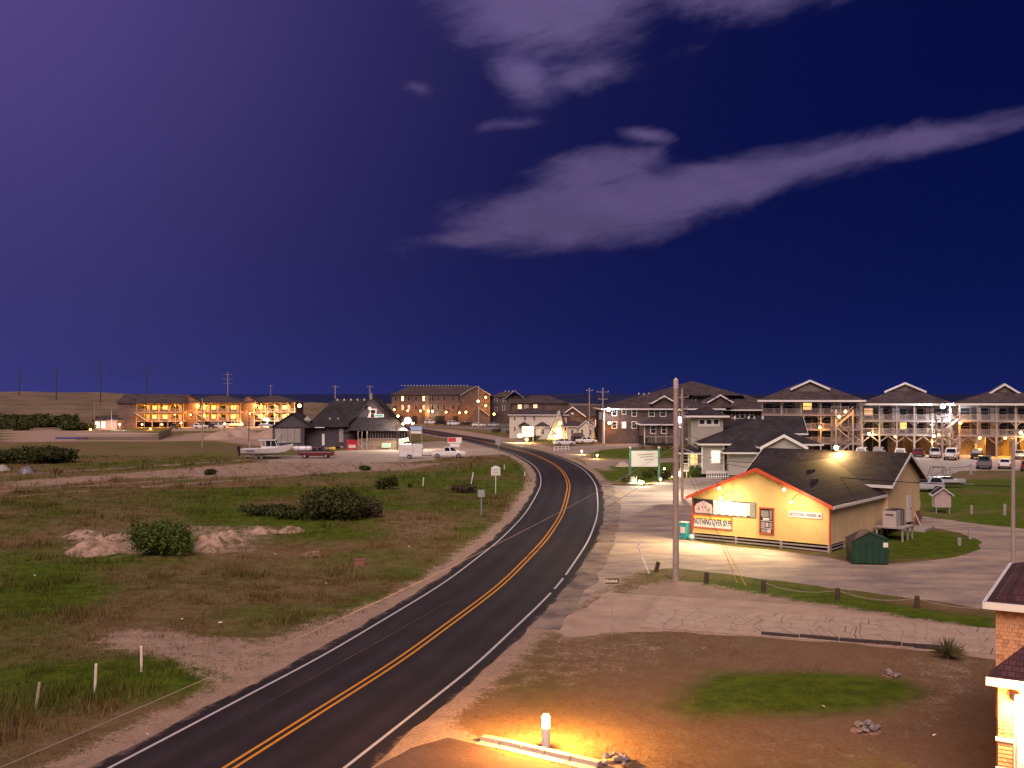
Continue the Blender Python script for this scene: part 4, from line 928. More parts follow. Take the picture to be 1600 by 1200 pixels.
# ---------------------------------------------------------------- three balcony houses on the right
HS = []
def house_front(i, u, back=0.0):
    """depth at which the view line u meets the front of house i"""
    o, th = HS[i]; k1 = (u-CX)/F; t = (k1*o.y-o.x)/(math.cos(th)+k1*math.sin(th)); return o.y-t*math.sin(th)+back
def balcony_house(rot, u0, u1, Y, zf, rise, decks, label, stilts, lit, gab):
    k = Y/F; th = math.radians(rot); k1 = (u1-CX)/F; w = (k1*Y-(u0-CX)*k)/(math.cos(th)+k1*math.sin(th)); h = thing('beach_house', label, 'house', frame_at(u0, Y), -th); HS.append((frame_at(u0, Y), th))
    base = decks[-1]
    MB().box(.3, w-.3, 2.2, 15, base-.1, zf-.02).build('wall', MATS['house_shake'], h)
    roof_hip(h, 0, w, 0, 16, zf+.3, zf+.3+rise, MATS['roof_brown'], .7, .3, ridge=w*.42)
    gw = gab*k; xc = w*.50
    gable_wall(h, xc-gw/2, xc+gw/2, 3.8, zf+rise-1.2, zf+rise-.62, zf+rise+.72, MATS['house_shake'])
    roof_gable(h, xc-gw/2, xc+gw/2, 3.6, 9, zf+rise-.62, zf+rise+.85, MATS['roof_brown'], 'y', .3, .12, MATS['white_trim'], tw=.34)
    nb = 5
    for j, z in enumerate(decks):
        top = zf if j == 0 else decks[j-1]-.3
        MB().box(0, w, 0, 2.2, z-.28, z).build('deck', MATS['grey_wood'], h)
        railing(h, .1, w-.1, .08, z, 1.05, MATS['grey_wood'], .2, w/8)
        for i in range(nb):
            x = .3+(i+.5)*(w-.6)/nb; L_ = lit.get((j, i))
            win(h, x-.55, 2.19, z+1.45, 1.5, 1.25, L_ or 'dark_glass', 'weather_wood', fw=.08); 
            for q in (0, 1): MB().box(x+.55+q*.75, x+1.2+q*.75, 2.10, 2.19, z+.02, z+2.15).build('door', MATS['pale_door'] if q or i % 2 else MATS['dark_wall'], h)
        for i in range(nb+1):
            x = i*(w-.2)/nb; MB().box(x, x+.2, .02, .22, z, top).build('post', MATS['weather_wood'], h)
            if j == 1:
                for sg in (-1, 1): MB().bar((x+.1,.12,top-.75),(x+.1+sg*.7,.12,top-.05),.09).build('brace', MATS['grey_wood'], h)
    if stilts:
        for i in range(nb+1):
            x = i*(w-.3)/nb
            for y in (.05, 7, 14): MB().box(x, x+.3, y, y+.3, 0, base-.2).build('stilt', MATS['weather_wood'], h)
            for sg in (-1, 1): MB().bar((x+.15,.2,base-1.5),(x+.15+sg*1.4,.2,base-.35),.12,.14).build('brace', MATS['weather_wood'], h)
        for i in range(11): MB().box(.5+i*w/11, .5+(i+.93)*w/11, 9, 9.15, 0, base-.3).build('screen_board', MATS['weather_wood'], h)
        MB().box(w*.30, w*.42, 4, 8, 0, base-.3).build('store_room', MATS['dark_wall'], h)
    else:
        MB().box(.6, w-.6, 2.4, 14, 0, base).build('undercroft', MATS['dark_wall'], h)
        for i in range(nb+1): MB().box(i*(w-.3)/nb, i*(w-.3)/nb+.3, .05, .35, 0, base-.2).build('stilt', MATS['weather_wood'], h)
    return h
H1 = balcony_house(14, 1190, 1346, 189, 9.5, 3.1, (7.2, 4.55, 2.0), 'three-deck beach house on low pilings with white-trimmed gable, behind the shop roof', False, {(0,2): LITW}, 54)
H2 = balcony_house(20, 1346, 1486, 186, 8.9, 3.2, (6.2, 3.7), 'beach house on tall stilts between the other two balcony houses', True, {(0,0): LITO, (1,2): LITW}, 56)
H3 = balcony_house(22, 1497, 1650, 177, 9.0, 2.8, (6.4, 3.85), 'beach house on stilts with amber light glowing under its deck', True, {(1,4): LITP}, 40)
def stair_tower(u, Y, w, zt, label):
    s = thing('stair_tower', label, 'stairs', frame_at(u, Y), 0); n = 3
    for x in (0, w): 
        for y in (0, 2.4): MB().box(x-.12, x+.12, y-.12, y+.12, 0, zt).build('post', MATS['weather_wood'], s)
    z = 0; d = 1; st_ = zt/3.2
    for k in range(3):
        z0, z1 = k*st_, (k+1)*st_
        a, b = (0, w) if d > 0 else (w, 0)
        MB().bar((a, .4, z0), (b, .4, z1), 1.0, .18).build('stair_flight', MATS['weather_wood'], s)
        MB().bar((a, -.15, z0+1.0), (b, -.15, z1+1.0), .07, .1).build('hand_rail', MATS['grey_wood'], s)
        MB().box(-.1, w+.1, 1.0, 2.5, z1-.15, z1).build('landing', MATS['grey_wood'], s)
        railing(s, 0, w, 2.4, z1, 1.0, MATS['grey_wood'], .25); d = -d
    return s
stair_tower(1306, 180, 3.0, 8.2, 'grey wooden stair tower beside the three-deck house')
stair_tower(1472, 177, 3.0, 7.0, 'grey wooden stair tower between the two stilt houses')
# ---------------------------------------------------------------- near building at the right edge
nb_ = thing('shingled_building', 'orange lit shingled building with dark red roofs and white trim', 'building', Vector((756*28/F, 28, 0)), math.radians(-31))
mat('cedar', (.66,.34,.17), .8, .12, 3); mat('cedar_dark', (.50,.24,.12), .8, .15, 3)
MB().box(.01, 9, .05, 7, 0, 5.25).build('wall', MATS['cedar_dark'], nb_)
shm = [MB().poly([(0,-.022,0),(.135,-.022,0),(.135,-.006,.115),(0,-.006,.115),(0,.05,0),(.135,.05,0),(.135,.05,.115),(0,.05,.115)], [(0,1,2,3),(5,4,7,6),(4,5,1,0),(3,2,6,7),(4,0,3,7),(1,5,6,2)]) .build('shingle', MATS[c]) for c in ('cedar', 'cedar_dark')]
sdat = [o.data for o in shm]
for o in shm: bpy.data.objects.remove(o)
r_ = random.Random(3)
for j in range(20, 48):
    z = .0+j*.108; x = .0
    while x < 1.45:
        wj = r_.uniform(.8, 1.1)*(.5 if (x == 0 and j % 2) else 1); o = link('shingle', sdat[0 if r_.random() < .8 else 1], nb_); o.location = (x, .0+r_.uniform(-.004,.004), z); o.scale = (wj, 1, 1); x += .135*wj+.007
roof_hip(nb_, 0, 9, 0, 7, 5.3, 6.6, MATS['roof_red'], .28, .16)
pent = MB().poly([(-.12,-.9,3.42),(9,-.9,3.42),(9,.04,4.3),(.80,.04,4.3),(-.12,.04,3.42),(-.12,-.9,3.34),(9,-.9,3.34),(9,.04,3.34),(-.12,.04,3.34)], [(0,1,2,3),(0,3,4),(5,8,7,6),(0,5,6,1),(4,8,5,0)]).build('pent_roof', MATS['roof_red'], nb_)
MB().box(-.15, 9, -.96, -.905, 3.24, 3.46).build('fascia', MATS['white_trim'], pent)
MB().box(.12, 9, -.62, -.02, 0, 3.33).build('bay_wall', MATS['cedar'], nb_)
for z in (1.72, .92): MB().box(.06, .62, -.68, -.60, z, z+.10).build('trim_board', MATS['white_trim'], nb_)
MB().box(.50, .58, -.69, -.61, 0, 3.0).build('trim_board', MATS['white_trim'], nb_)
win(nb_, 1.15, -.63, 1.95, 1.0, 1.5, LITP, fw=.12)
for j in range(31):
    z = j*.108; x = .12
    while x < .48:
        wj = r_.uniform(.8, 1.1)*(.5 if (x == .12 and j % 2) else 1); o = link('shingle', sdat[0 if r_.random() < .8 else 1], nb_); o.location = (x, -.625, z); o.scale = (wj, 1, 1); x += .135*wj+.007
# ================================================================ VEHICLES
mat('tyre', (.015,.015,.016), .85, .1); mat('rim', (.45,.45,.46), .35, .05, metal=.7); mat('glass_car', (.015,.02,.028), .08, .05, spec=.7); mat('bumper', (.05,.05,.055), .6, .1)
mat('headlamp', (.75,.75,.72), .2, .05, spec=.7); mat('tail_red', (.40,.02,.02), .3, .05)
def paint(name, c, r=.3): return mat(name, c, r, .05, 1.0, spec=.6)
WHITE, BLACK, SILVER, GREY, DRED, DBLUE = paint('car_white', (.74,.73,.73)), paint('car_black', (.02,.02,.023)), paint('car_silver', (.42,.42,.45)), paint('car_grey', (.16,.16,.18)), paint('car_maroon', (.12,.02,.025)), paint('car_blue', (.05,.06,.12))
def ring(x, hw, zb, zs, zt, k=.86): return [(x,-hw*.94,zb),(x,-hw,zb+.18),(x,-hw,zs-.08),(x,-hw*.97,zs),(x,-hw*k,zt),(x,hw*k,zt),(x,hw*.97,zs),(x,hw,zs-.08),(x,hw,zb+.18),(x,hw*.94,zb)]
CARS = {}
def make_car(kind, p):
    """front towards +x, wheels on the ground"""
    key = (kind, p.name)
    root = bpy.data.objects.new({'pickup':'pickup_truck','sedan':'car','suv':'suv'}[kind], None); COL.objects.link(root); root.empty_display_size = .3
    if kind == 'pickup': L, hw, zb, zs, wb, r = 5.9, .98, .42, 1.12, 3.6, .40; cab = [(-.78,1.12,.96),(-.70,1.88,.80),(.82,1.90,.80),(1.52,1.18,.90)]
    elif kind == 'suv': L, hw, zb, zs, wb, r = 4.6, .92, .32, 1.02, 2.7, .36; cab = [(-2.15,1.02,.88),(-1.95,1.62,.74),(.35,1.68,.74),(1.15,1.06,.84)]
    else: L, hw, zb, zs, wb, r = 4.6, .90, .26, .92, 2.7, .33; cab = [(-1.75,.95,.82),(-1.0,1.40,.68),(.35,1.44,.68),(1.25,.95,.82)]
    f = L/2
    if kind == 'pickup': secs = [(-f,.93,.55,1.0,1.06),(-f+.1,.97,.45,zs,zs+.02),(-.4,.98,zb,zs,zs+.02),(1.5,.98,zb,zs,zs+.08),(f-.25,.96,.45,zs-.06,zs+.0),(f,.88,.5,.9,.95)]
    elif kind == 'suv': secs = [(-f,.80,.42,.92,.98),(-f+.15,.90,.34,zs,zs+.02),(-.3,hw,zb,zs,zs+.04),(1.1,hw,zb,zs,zs+.06),(f-.3,.86,.34,.86,.92),(f,.70,.40,.70,.76)]
    else: secs = [(-f,.76,.36,.80,.86),(-f+.2,.88,.28,.90,.95),(-.5,hw,zb,zs,zs+.02),(1.2,hw,zb,zs-.02,zs+.02),(f-.3,.84,.28,.70,.76),(f,.66,.34,.58,.62)]
    MB().loft([ring(*s_) for s_ in secs]).build('body', p, root, smooth=False)
    c = cab; rr = lambda x, z, h: [(x,-h,z),(x,h,z)]
    cb = MB(); t = [(-h*1.0) for *_, h in c]
    b0, t0, t1, b1 = c
    pts = [(b0[0],-b0[2],b0[1]),(b0[0],b0[2],b0[1]),(t0[0],-t0[2],t0[1]),(t0[0],t0[2],t0[1]),(t1[0],-t1[2],t1[1]),(t1[0],t1[2],t1[1]),(b1[0],-b1[2],b1[1]),(b1[0],b1[2],b1[1])]
    cb.poly(pts, [(0,2,3,1),(2,4,5,3),(4,6,7,5),(0,6,4,2),(1,3,5,7),(0,1,7,6)]); cb.build('cabin', p, root)
    def pane(a, b, c_, d, name, sh_=.16, off=.02):
        q = [Vector(x) for x in (a, b, c_, d)]; ct = sum(q, Vector())/4; n = (q[1]-q[0]).cross(q[2]-q[0]).normalized()
        if n.dot(ct-Vector((.1,0,1.2))) < 0: n = -n
        q = [ct+(x-ct)*(1-sh_)+n*off for x in q]; MB().poly([*q, *[x-n*.03 for x in q]], [(0,1,2,3),(7,6,5,4),(0,4,5,1),(1,5,6,2),(2,6,7,3),(3,7,4,0)]).build(name, MATS['glass_car'], root)
    pane(pts[4],pts[5],pts[7],pts[6],'windscreen'); pane(pts[0],pts[1],pts[3],pts[2],'rear_window',.22)
    for sgn, (i0,i2,i4,i6) in ((-1,(0,2,4,6)),(1,(1,3,5,7))):
        A_, B_, C_, D_ = (Vector(pts[i]) for i in (i0,i2,i4,i6)); m1, m2 = A_.lerp(D_, .52), B_.lerp(C_, .52)
        pane(A_, B_, m2, m1, 'side_window', .2); pane(m1, m2, C_, D_, 'side_window', .2)
    for sx_ in (-1, 1):
        for sy in (-1, 1):
            x, y = sx_*wb/2-(.1 if kind == 'pickup' else 0), sy*(hw-.12)
            w_ = MB().tube([(x,y-.12,r),(x,y+.12,r)], r, 14).build('wheel', MATS['tyre'], root)
            MB().tube([(x,y+sy*.11,r),(x,y+sy*.135,r)], r*.6, 10).build('rim', MATS['rim'], w_)
    for sy in (-1, 1):
        MB().box(f-.10, f-.02, sy*.62-.14, sy*.62+.14, zs-.34, zs-.16).build('headlight', MATS['headlamp'], root)
        MB().box(-f-.005, -f+.08, sy*.72-.09, sy*.72+.09, zs-.36, zs-.06).build('taillight', MATS['tail_red'], root)
    MB().box(-f-.08, -f+.02, -.8, .8, zb+.04, zb+.24).build('bumper', MATS['bumper'], root); MB().box(f-.06, f+.05, -.75, .75, zb+.04, zb+.22).build('bumper', MATS['bumper'], root)
    if kind == 'pickup': MB().box(-f+.15, -.85, -.80, .80, zs+.025, zs+.04).build('bed_liner', MATS['bumper'], root)
    CARS[key] = root; return root
def car(kind, p, u, v, head, label, group=None, Y=None):
    key = (kind, p.name)
    o = copy_tree(CARS[key]) if key in CARS else make_car(kind, p)
    c = G(u, v) if Y is None else frame_at(u, Y)
    o.location = (c.x, c.y, .015); o.rotation_euler = (0, 0, math.radians(head)); tag(o, label, {'pickup':'pickup','sedan':'car','suv':'suv'}[kind], group); return o
car('pickup', WHITE, 701, 715.5, 2, 'white crew-cab pickup hitched to the white box trailer')
tr = car('pickup', DRED, 495, 716, 0, 'dark maroon pickup towing the boat and carrying a white tank')
car('pickup', WHITE, 1487, 718, 60, 'white pickup parked tail-out in front of the stilt house')
car('suv', SILVER, 1461, 715, -112, 'silver suv parked nose-out next to the white pickup')
car('pickup', GREY, 1538, 732, 63, 'dark grey pickup parked at the lawn edge')
car('sedan', WHITE, 1570, 732, 64, 'white hatchback parked beside the dark grey pickup')
car('suv', BLACK, 1527, 717, 62, 'black suv parked under the glowing amber deck')
car('sedan', DRED, 1606, 735, 62, 'dark red car next to the white hatchback')
car('sedan', SILVER, 1593, 717, -115, 'pale silver car nose-out under the stilt house deck')
car('suv', WHITE, 1347, 714, 66, 'white suv showing above the shop roof')
car('suv', GREY, 1374, 713, 64, 'grey suv parked beside the white suv above the shop roof')
car('suv', WHITE, 1407, 716, 67, 'white suv showing its rear window above the shop ridge')
car('sedan', DRED, 1436, 713, 64, 'maroon car parked between the silver suv and the shop ridge')
car('suv', SILVER, 1440, 768, 178, 'silver suv with a small boat trailer behind the shop')
car('sedan', WHITE, 980, 692, 8, 'white car parked beside the brown lodge')
car('suv', BLACK, 957, 690, 70, 'black jeep parked next to the brown lodge stairs')
car('sedan', WHITE, 882, 696, 12, 'white car parked in front of the A-frame house')
car('sedan', WHITE, 916, 693, 20, 'white car half hidden behind the dark bin store')
for (k, p, u, v, hd, lb) in (('suv', WHITE, 314, 669.5, 10, 'white suv under the middle motel stairs'), ('suv', WHITE, 344, 669, 15, 'white suv behind the small sand heap at the motel'), ('suv', BLACK, 333, 669, 80, 'black suv between two white ones at the motel'),
        ('suv', BLACK, 276, 670, 75, 'black suv at the end of the motel pool fence'), ('pickup', WHITE, 366, 667, 5, 'white pickup on the sand heap side of the motel'), ('sedan', SILVER, 416, 668, 8, 'silver car below the bright motel lamp'),
        ('sedan', WHITE, 628, 662.5, 10, 'white car behind the restaurant flood lamps'), ('pickup', SILVER, 651, 661, 5, 'pale pickup below the hotel stair shaft'), ('suv', WHITE, 673, 663, 12, 'white suv on the verge by the hotel'), ('suv', BLACK, 690, 664, 20, 'black suv parked by the hotel doors'),
        ('suv', WHITE, 709, 665, 5, 'white estate car parked on the hotel verge'), ('sedan', BLACK, 728, 665, 10, 'black car parked near the hotel gable'), ('sedan', WHITE, 748, 667, 8, 'white car parked behind the tall roadside pole'), ('sedan', SILVER, 772, 667, 12, 'silver car parked below the hotel wing lamp'), ('sedan', GREY, 786, 668, 10, 'grey car at the end of the hotel parking')):
    car(k, p, u, v, hd, lb)
# tank in the maroon pickup's bed
tk = thing('propane_tank', 'white cylindrical tank lying in the maroon pickup bed', 'tank', tr.location+Vector((-2.1, 0, 1.62)))
MB().tube([(-2.1,0,0),(-1.95,0,0),(-1.7,0,0),(1.0,0,0),(1.25,0,0),(1.4,0,0)], [.05,.32,.46,.46,.32,.05], 14).build('shell', paint('tank_white', (.72,.71,.72)), tk, True)
for x in (-.9, .3): MB().tube([(x-.04,0,0),(x+.04,0,0)], .475, 14).build('strap', MATS['bumper'], tk)
for x in (-.9, .3): MB().box(x-.06, x+.06, -.35, .35, -.52, -.38).build('cradle', MATS['bumper'], tk)
def trailer_wheel(root, x, y, r):
    w_ = MB().tube([(x,y-.1,r),(x,y+.1,r)], r, 14).build('wheel', MATS['tyre'], root); MB().tube([(x,y-.12,r),(x,y-.1,r)], r*.6, 10).build('rim', MATS['rim'], w_)
# boat on trailer
bc = G(418, 717); boat = thing('boat', 'white cabin fishing boat with black outboard on a trailer', 'boat', (bc.x, bc.y, .0), math.radians(3))
L = 8.6; rings = []
for t, hw, zk, zg in ((0,1.15,.75,1.75),(.25,1.2,.72,1.78),(.5,1.2,.72,1.86),(.7,1.08,.78,2.02),(.85,.75,.98,2.22),(.95,.34,1.45,2.38),(1.0,.05,2.1,2.46)):
    x = -L/2+t*L; rings.append([(x,0,zk),(x,hw*.75,zk+.28),(x,hw,zg-.1),(x,hw,zg),(x,hw*.9,zg+.02),(x,0,zg-.12 if t < .6 else zg+.08),(x,-hw*.9,zg+.02),(x,-hw,zg),(x,-hw,zg-.1),(x,-hw*.75,zk+.28)])
MB().loft(rings).build('hull', paint('boat_white', (.70,.69,.68)), boat)
MB().box(-.9, 1.9, -.8, .8, 1.75, 2.15).build('cabin_base', MATS['boat_white'], boat)
for x, lean in ((-.9,0),(-.2,0),(.7,0),(1.8,-.45)):
    for y in (-.76, .76): MB().bar((x,y,2.1),(x+lean,y*.92,3.15),.09).build('cabin_post', MATS['boat_white'], boat)
MB().box(-1.5, 1.5, -.85, .85, 3.12, 3.24).build('cabin_roof', MATS['boat_white'], boat)
MB().box(-.1, 1.5, -.745, .745, 2.2, 3.1).build('cabin_glass', MATS['glass_car'], boat)
MB().box(-L/2-.75, -L/2-.15, -.25, .25, 1.35, 2.15).build('outboard_motor', MATS['car_black'], boat); MB().box(-L/2-.55, -L/2-.25, -.1, .1, .5, 1.4).build('outboard_leg', MATS['car_black'], boat)
rl = MB(); pr_ = [Vector((x, y, z)) for x, y, z in ((1.9,-.85,2.75),(3.0,-.6,2.9),(4.2,-.1,3.05))]
rl.tube(pr_, .025, 5); rl.tube([Vector((p.x,-p.y,p.z)) for p in pr_], .025, 5)
for p in pr_: rl.tube([p, p-Vector((0,0,.6))], .02, 5); rl.tube([Vector((p.x,-p.y,p.z)), Vector((p.x,-p.y,p.z-.6))], .02, 5)
rl.build('bow_rail', MATS['rim'], boat)
for x, y in ((1.2,-.5),(1.35,.4)): MB().tube([(x,y,3.2),(x+.9,y,4.5)], .025, 5).build('antenna', MATS['boat_white'], boat)
MB().tube([(-2.8,-.9,1.8),(-2.8,-.9,4.2)], .03, 5).build('rod', MATS['boat_white'], boat)
MB().box(-3.4, -2.0, -1.215, -1.205, 1.35, 1.5).build('name_stripe', MATS['ink_blue'], boat)
btr = thing('boat_trailer', 'galvanised trailer carrying the white cabin boat', 'trailer', boat.location, math.radians(3))
for y in (-.8, .8): MB().bar((-3.6,y,.55),(2.6,y*.7,.55),.1,.14).build('rail', MATS['rim'], btr)
MB().bar((2.5,0,.5),(5.6,0,.5),.1,.12).build('tongue', MATS['rim'], btr)
for y in (-1.1, 1.1):
    for x in (-1.7, -.8): trailer_wheel(btr, x, y, .33)
for x in (-3.0, 0, 2.2): MB().box(x-.05, x+.05, -.8, .8, .55, .78).build('bunk', MATS['grey_wood'], btr)
# white box trailer
tc_ = G(642, 716.5); bx_ = thing('box_trailer', 'white enclosed box trailer hitched behind the white pickup', 'trailer', (tc_.x, tc_.y, 0), math.radians(2))
MB().box(-1.95, 1.95, -1.0, 1.0, .45, 2.45).build('body', MATS['boat_white'], bx_)
for x in (-1.97, 1.9): MB().box(x, x+.07, -1.03, 1.03, .42, 2.48).build('edge_trim', MATS['rim'], bx_)
MB().box(.35, .39, -1.015, -1.0, .5, 2.3).build('door_seam', MATS['bumper'], bx_); MB().box(.5, .62, -1.03, -1.0, 1.3, 1.42).build('latch', MATS['bumper'], bx_)
MB().box(-1.3, -.1, -1.012, -1.0, 1.45, 1.75).build('lettering_patch', MATS['sign_pink'], bx_)
for y in (-.95, .95): trailer_wheel(bx_, -.2, y, .34)
MB().box(-.65, .25, -1.06, -1.0, .62, .74).build('mudguard', MATS['bumper'], bx_)
MB().bar((1.9,0,.5),(3.6,0,.5),.1,.1).build('tongue', MATS['bumper'], bx_)
for x in (-1.0, -.4, .2): MB().tube([(x,0,2.45),(x,.1,2.75)], .12, 8).build('roof_gear', MATS['bumper'], bx_)
# small boat on trailer behind the shop
sc_ = G(1472, 762); sk = thing('skiff', 'small grey skiff with a dark frame on a trailer behind the shop', 'boat', (sc_.x, sc_.y, 0), math.radians(-8))
MB().loft([[(x,0,.45),(x,hw,.7),(x,hw,1.05),(x,0,1.0),(x,-hw,1.05),(x,-hw,.7)] for x, hw in ((-2.4,.85),(0,.9),(1.6,.7),(2.6,.1))]).build('hull', MATS['car_silver'], sk)
fr = MB()
for y in (-.6, .6): fr.tube([(-1.6,y,1),(-1.1,y,2.4),(.2,y,2.4),(.3,y,1)], .04, 5)
fr.tube([(-1.1,-.6,2.4),(-1.1,.6,2.4)], .04, 5); fr.tube([(.2,-.6,2.4),(.2,.6,2.4)], .04, 5); fr.build('tower_frame', MATS['car_black'], sk)
MB().box(-1.3, 1.1, -.6, .6, 1.0, 1.3).build('cover', MATS['car_black'], sk)
for y in (-.95, .95): trailer_wheel(sk, -.4, y, .3)
MB().bar((2.2,0,.45),(3.6,0,.45),.08).build('tongue', MATS['rim'], sk)
# ================================================================ POLES, WIRES, POSTS, SIGNS
mat('pole_wood', (.34,.27,.24), .85, .2, 1.5, .3); mat('pole_dark', (.06,.05,.055), .85, .2, 1.5); mat('metal_grey', (.35,.36,.38), .5, .1, metal=.3); mat('insulator', (.5,.45,.42), .4, .1); mat('wire', (.035,.03,.03), .8, .05); mat('wire_pale', (.34,.28,.25), .8, .05)
def pole(u, v, top_v, label, r=.16, arms=(), m='pole_wood', Y=None, z0=0.0, group=None, xf=None):
    b = G(u, v) if Y is None else frame_at(u, Y); b.z = z0; zt = H-(top_v-HV)*b.y/F
    p = thing('utility_pole', label, 'pole', b, 0, group)
    MB().tube([(0,0,-.1),(0,0,(zt-z0)*.5),(0,0,zt-z0)], [r, r*.9, r*.75], 10).build('shaft', MATS[m], p)
    for (dz, w, rot) in arms:
        c, s_ = math.cos(rot), math.sin(rot); zz = zt-z0-dz
        MB().bar((-w/2*c,-w/2*s_,zz),(w/2*c,w/2*s_,zz),.09,.12).build('crossarm', MATS[m], p)
        for t in (-.45, 0, .45): MB().tube([(t*w*c,t*w*s_,zz+.06),(t*w*c,t*w*s_,zz+.26)], [.04,.06], 6).build('insulator', MATS['insulator'], p)
    return p, zt
bp, bz = pole(1056, 908, 607, 'thick grey utility pole in front of the yellow shop', .19, ())
MB().tube([(0,0,bz),(0,0,bz+.5),(0,0,bz+.62)], [.14,.15,.05], 8).build('pole_cap', MATS['insulator'], bp)
bp2, bz2 = pole(1066, 778, 607, 'slim utility pole with transformer, behind the thick one', .15, ((.9,1.5,.3),(2.2,1.2,.3)))
tz = H-(682-HV)*bp2.location.y/F
MB().tube([(-.55,-.1,tz-.9),(-.55,-.1,tz+.9)], .42, 12).build('transformer', MATS['metal_grey'], bp2)
MB().tube([(-.55,-.1,tz+.9),(-.55,-.1,tz+1.05)], [.43,.2], 12).build('transformer_lid', MATS['metal_grey'], bp2)
pole(1583, 912, 686, 'slim wooden pole at the end of the shop parking lot', .13)
p3, z3 = pole(942, 704, 606, 'utility pole with crossarms beside the road bend', .17, ((.8,2.4,.2),(2.2,1.8,.2)))
MB().tube([(-.4,-.1,6.0),(-.4,-.1,7.4)], .35, 10).build('transformer', MATS['metal_grey'], p3)
pole(921, 690, 606, 'slim utility pole behind the one at the road bend', .14, ((.6,1.6,.1),))
pole(748, 668, 603, 'tall pole carrying a lamp in front of the hotel', .2, ())
pole(316, 699, 622, 'pale utility pole standing in the field before the motel', .15, ((3.2,1.0,0),))
pole(389, 690, 640, 'short dark post in the field before the motel', .12, (), 'pole_dark')
pole(148, 676, 628, 'thin pole beside the pool hut', .13); pole(174, 672, 640, 'short thin pole behind the pool hut', .12)
pole(620.5, 704.5, 655, 'dark lamp pole at the restaurant corner', .13, (), 'pole_dark')
for i, (u, t, Y, z0) in enumerate(((30,578,560,5.6),(88,574,540,4.2),(157,565,520,3.0),(229,570,560,4.0),(356,581,560,1.0),(423,601,500,0),(524,602,330,0),(578,602,330,0))):
    big = i < 5
    pl_, zt_ = pole(u, 0, t, ('tall dark transmission pole rising from the dune' if i < 4 else ('pale transmission pole rising behind the middle motel block' if i == 4 else ('thin pole behind the motel block by the restaurant' if i == 5 else ('thin pole behind the left end of the restaurant ridge' if i == 6 else 'pole with a can transformer behind the restaurant gable')))), .30 if big else .2, ((1.5,5,0),(4,6,0),(6.5,5,0)) if big else ((.5,2,0),), 'pole_dark' if i < 4 else 'pole_wood', Y, z0-.5, 'transmission poles along the dune' if i < 4 else None)
    if i == 7: MB().tube([(.5,0,zt_-4),(.5,0,zt_-2)], .4, 8).build('transformer', MATS['metal_grey'], pl_)
def wire(a, b, sag, label, r=.018, m='wire', n=24, group=None):
    a, b = Vector(a), Vector(b); pts = [a.lerp(b, t/n)-Vector((0,0,4*sag*(t/n)*(1-t/n))) for t in range(n+1)]
    tag(MB().tube(pts, r, 5).build('overhead_wire', MATS[m]), label, 'wire', group)
wire(P(1055,697,60), P(-120,1250,19), 0.55, 'pale overhead cable crossing the road from the thick pole', .011, 'wire_pale')
wire(P(1055,724,60), P(60,1290,22), 0.35, 'dark overhead cable crossing the road below the pale one', .009, 'wire')  # added second cable, drawn where the pale cable's shadow crosses the road
gW = 'overhead wires between the poles'
T1, T2 = bp.location+Vector((0,0,bz+.5)), bp2.location+Vector((0,0,bz2-.6))
T3 = p3.location+Vector((0,0,z3-.5))
WL = ['topmost wire from the thick pole to the crossarm pole at the bend'] + ['wire from the slim transformer pole to the crossarm pole at the bend']*3 + ['wire from the crossarm pole to the lamp pole before the hotel', 'long wire from the crossarm pole to the pole behind the restaurant gable', 'wire running from the slim transformer pole over the shop roof', 'short service wire from the slim transformer pole to the inn tower', 'service wire from the slim transformer pole down to the shop roof', 'low wire from the slim transformer pole past the shop to the parking lot pole', 'wire between the hotel lamp pole and the thin pole behind the restaurant']
WG = [None] + ['wires from the transformer pole to the bend']*3 + [None]*7
for k, (a, b, sg) in enumerate(((T1, T3, 1.2), (T2, T3-Vector((0,0,.9)), 1.0), (T2-Vector((0,0,1.6)), T3-Vector((0,0,2.2)), 1.5), (T2-Vector((0,0,2.6)), T3-Vector((0,0,3.2)), 2.0), (T3, P(748,604,330), 2.0), (T3-Vector((0,0,1)), P(578,604,330), 3.0), (T2, P(1700,640,110), 1.0), (P(1066,668,112), P(1092,686,134), .3), (P(1066,700,112), P(1200,722,80), .5), (P(1066,712,112), P(1583,760,60), .6), (P(748,620,330), P(524,605,330), 2.0))):
    wire(a, b, sg, WL[k], .022 if k < 4 else .03, 'wire', 24, WG[k])
for i in range(7):
    for dz in (2.0, 4.5):
        L_ = ((30,578,560),(88,574,540),(157,565,520),(229,570,560),(356,581,560)); 
        if i < 4:
            a, b = L_[i], L_[i+1]; wire(P(a[0],a[1],a[2])-Vector((0,0,dz)), P(b[0],b[1],b[2])-Vector((0,0,dz)), 2.5, 'high transmission line strung between the dune poles', .05, 'wire', 16, 'transmission lines over the dune')
for (u0, v0, u1, v1) in ((1056,790,1155,905),(1057,780,1166,908)):
    pass
for k, (ut, vt, ub, vb) in enumerate(((1126,857,1152,911),(1140,855,1166,916))):
    b = G(ub, vb); t = b.lerp(Vector((bp.location.x, bp.location.y, 8.5)), .0)
    top = P(ut, vt, b.y+.5)
    g_ = thing('guy_wire', 'yellow-sleeved guy wire anchored in the grass strip', 'guy wire', b, 0, 'guy wires of the thick pole')
    d = (Vector((bp.location.x, bp.location.y, 8.8-1.2*k))-b)
    MB().tube([(0,0,0), d], .008, 4).build('cable', MATS['wire'], g_); MB().tube([(0,0,0), d*.22], .022, 6).build('sleeve', mat('sleeve_yellow', (.60,.42,.08), .5, .1), g_)
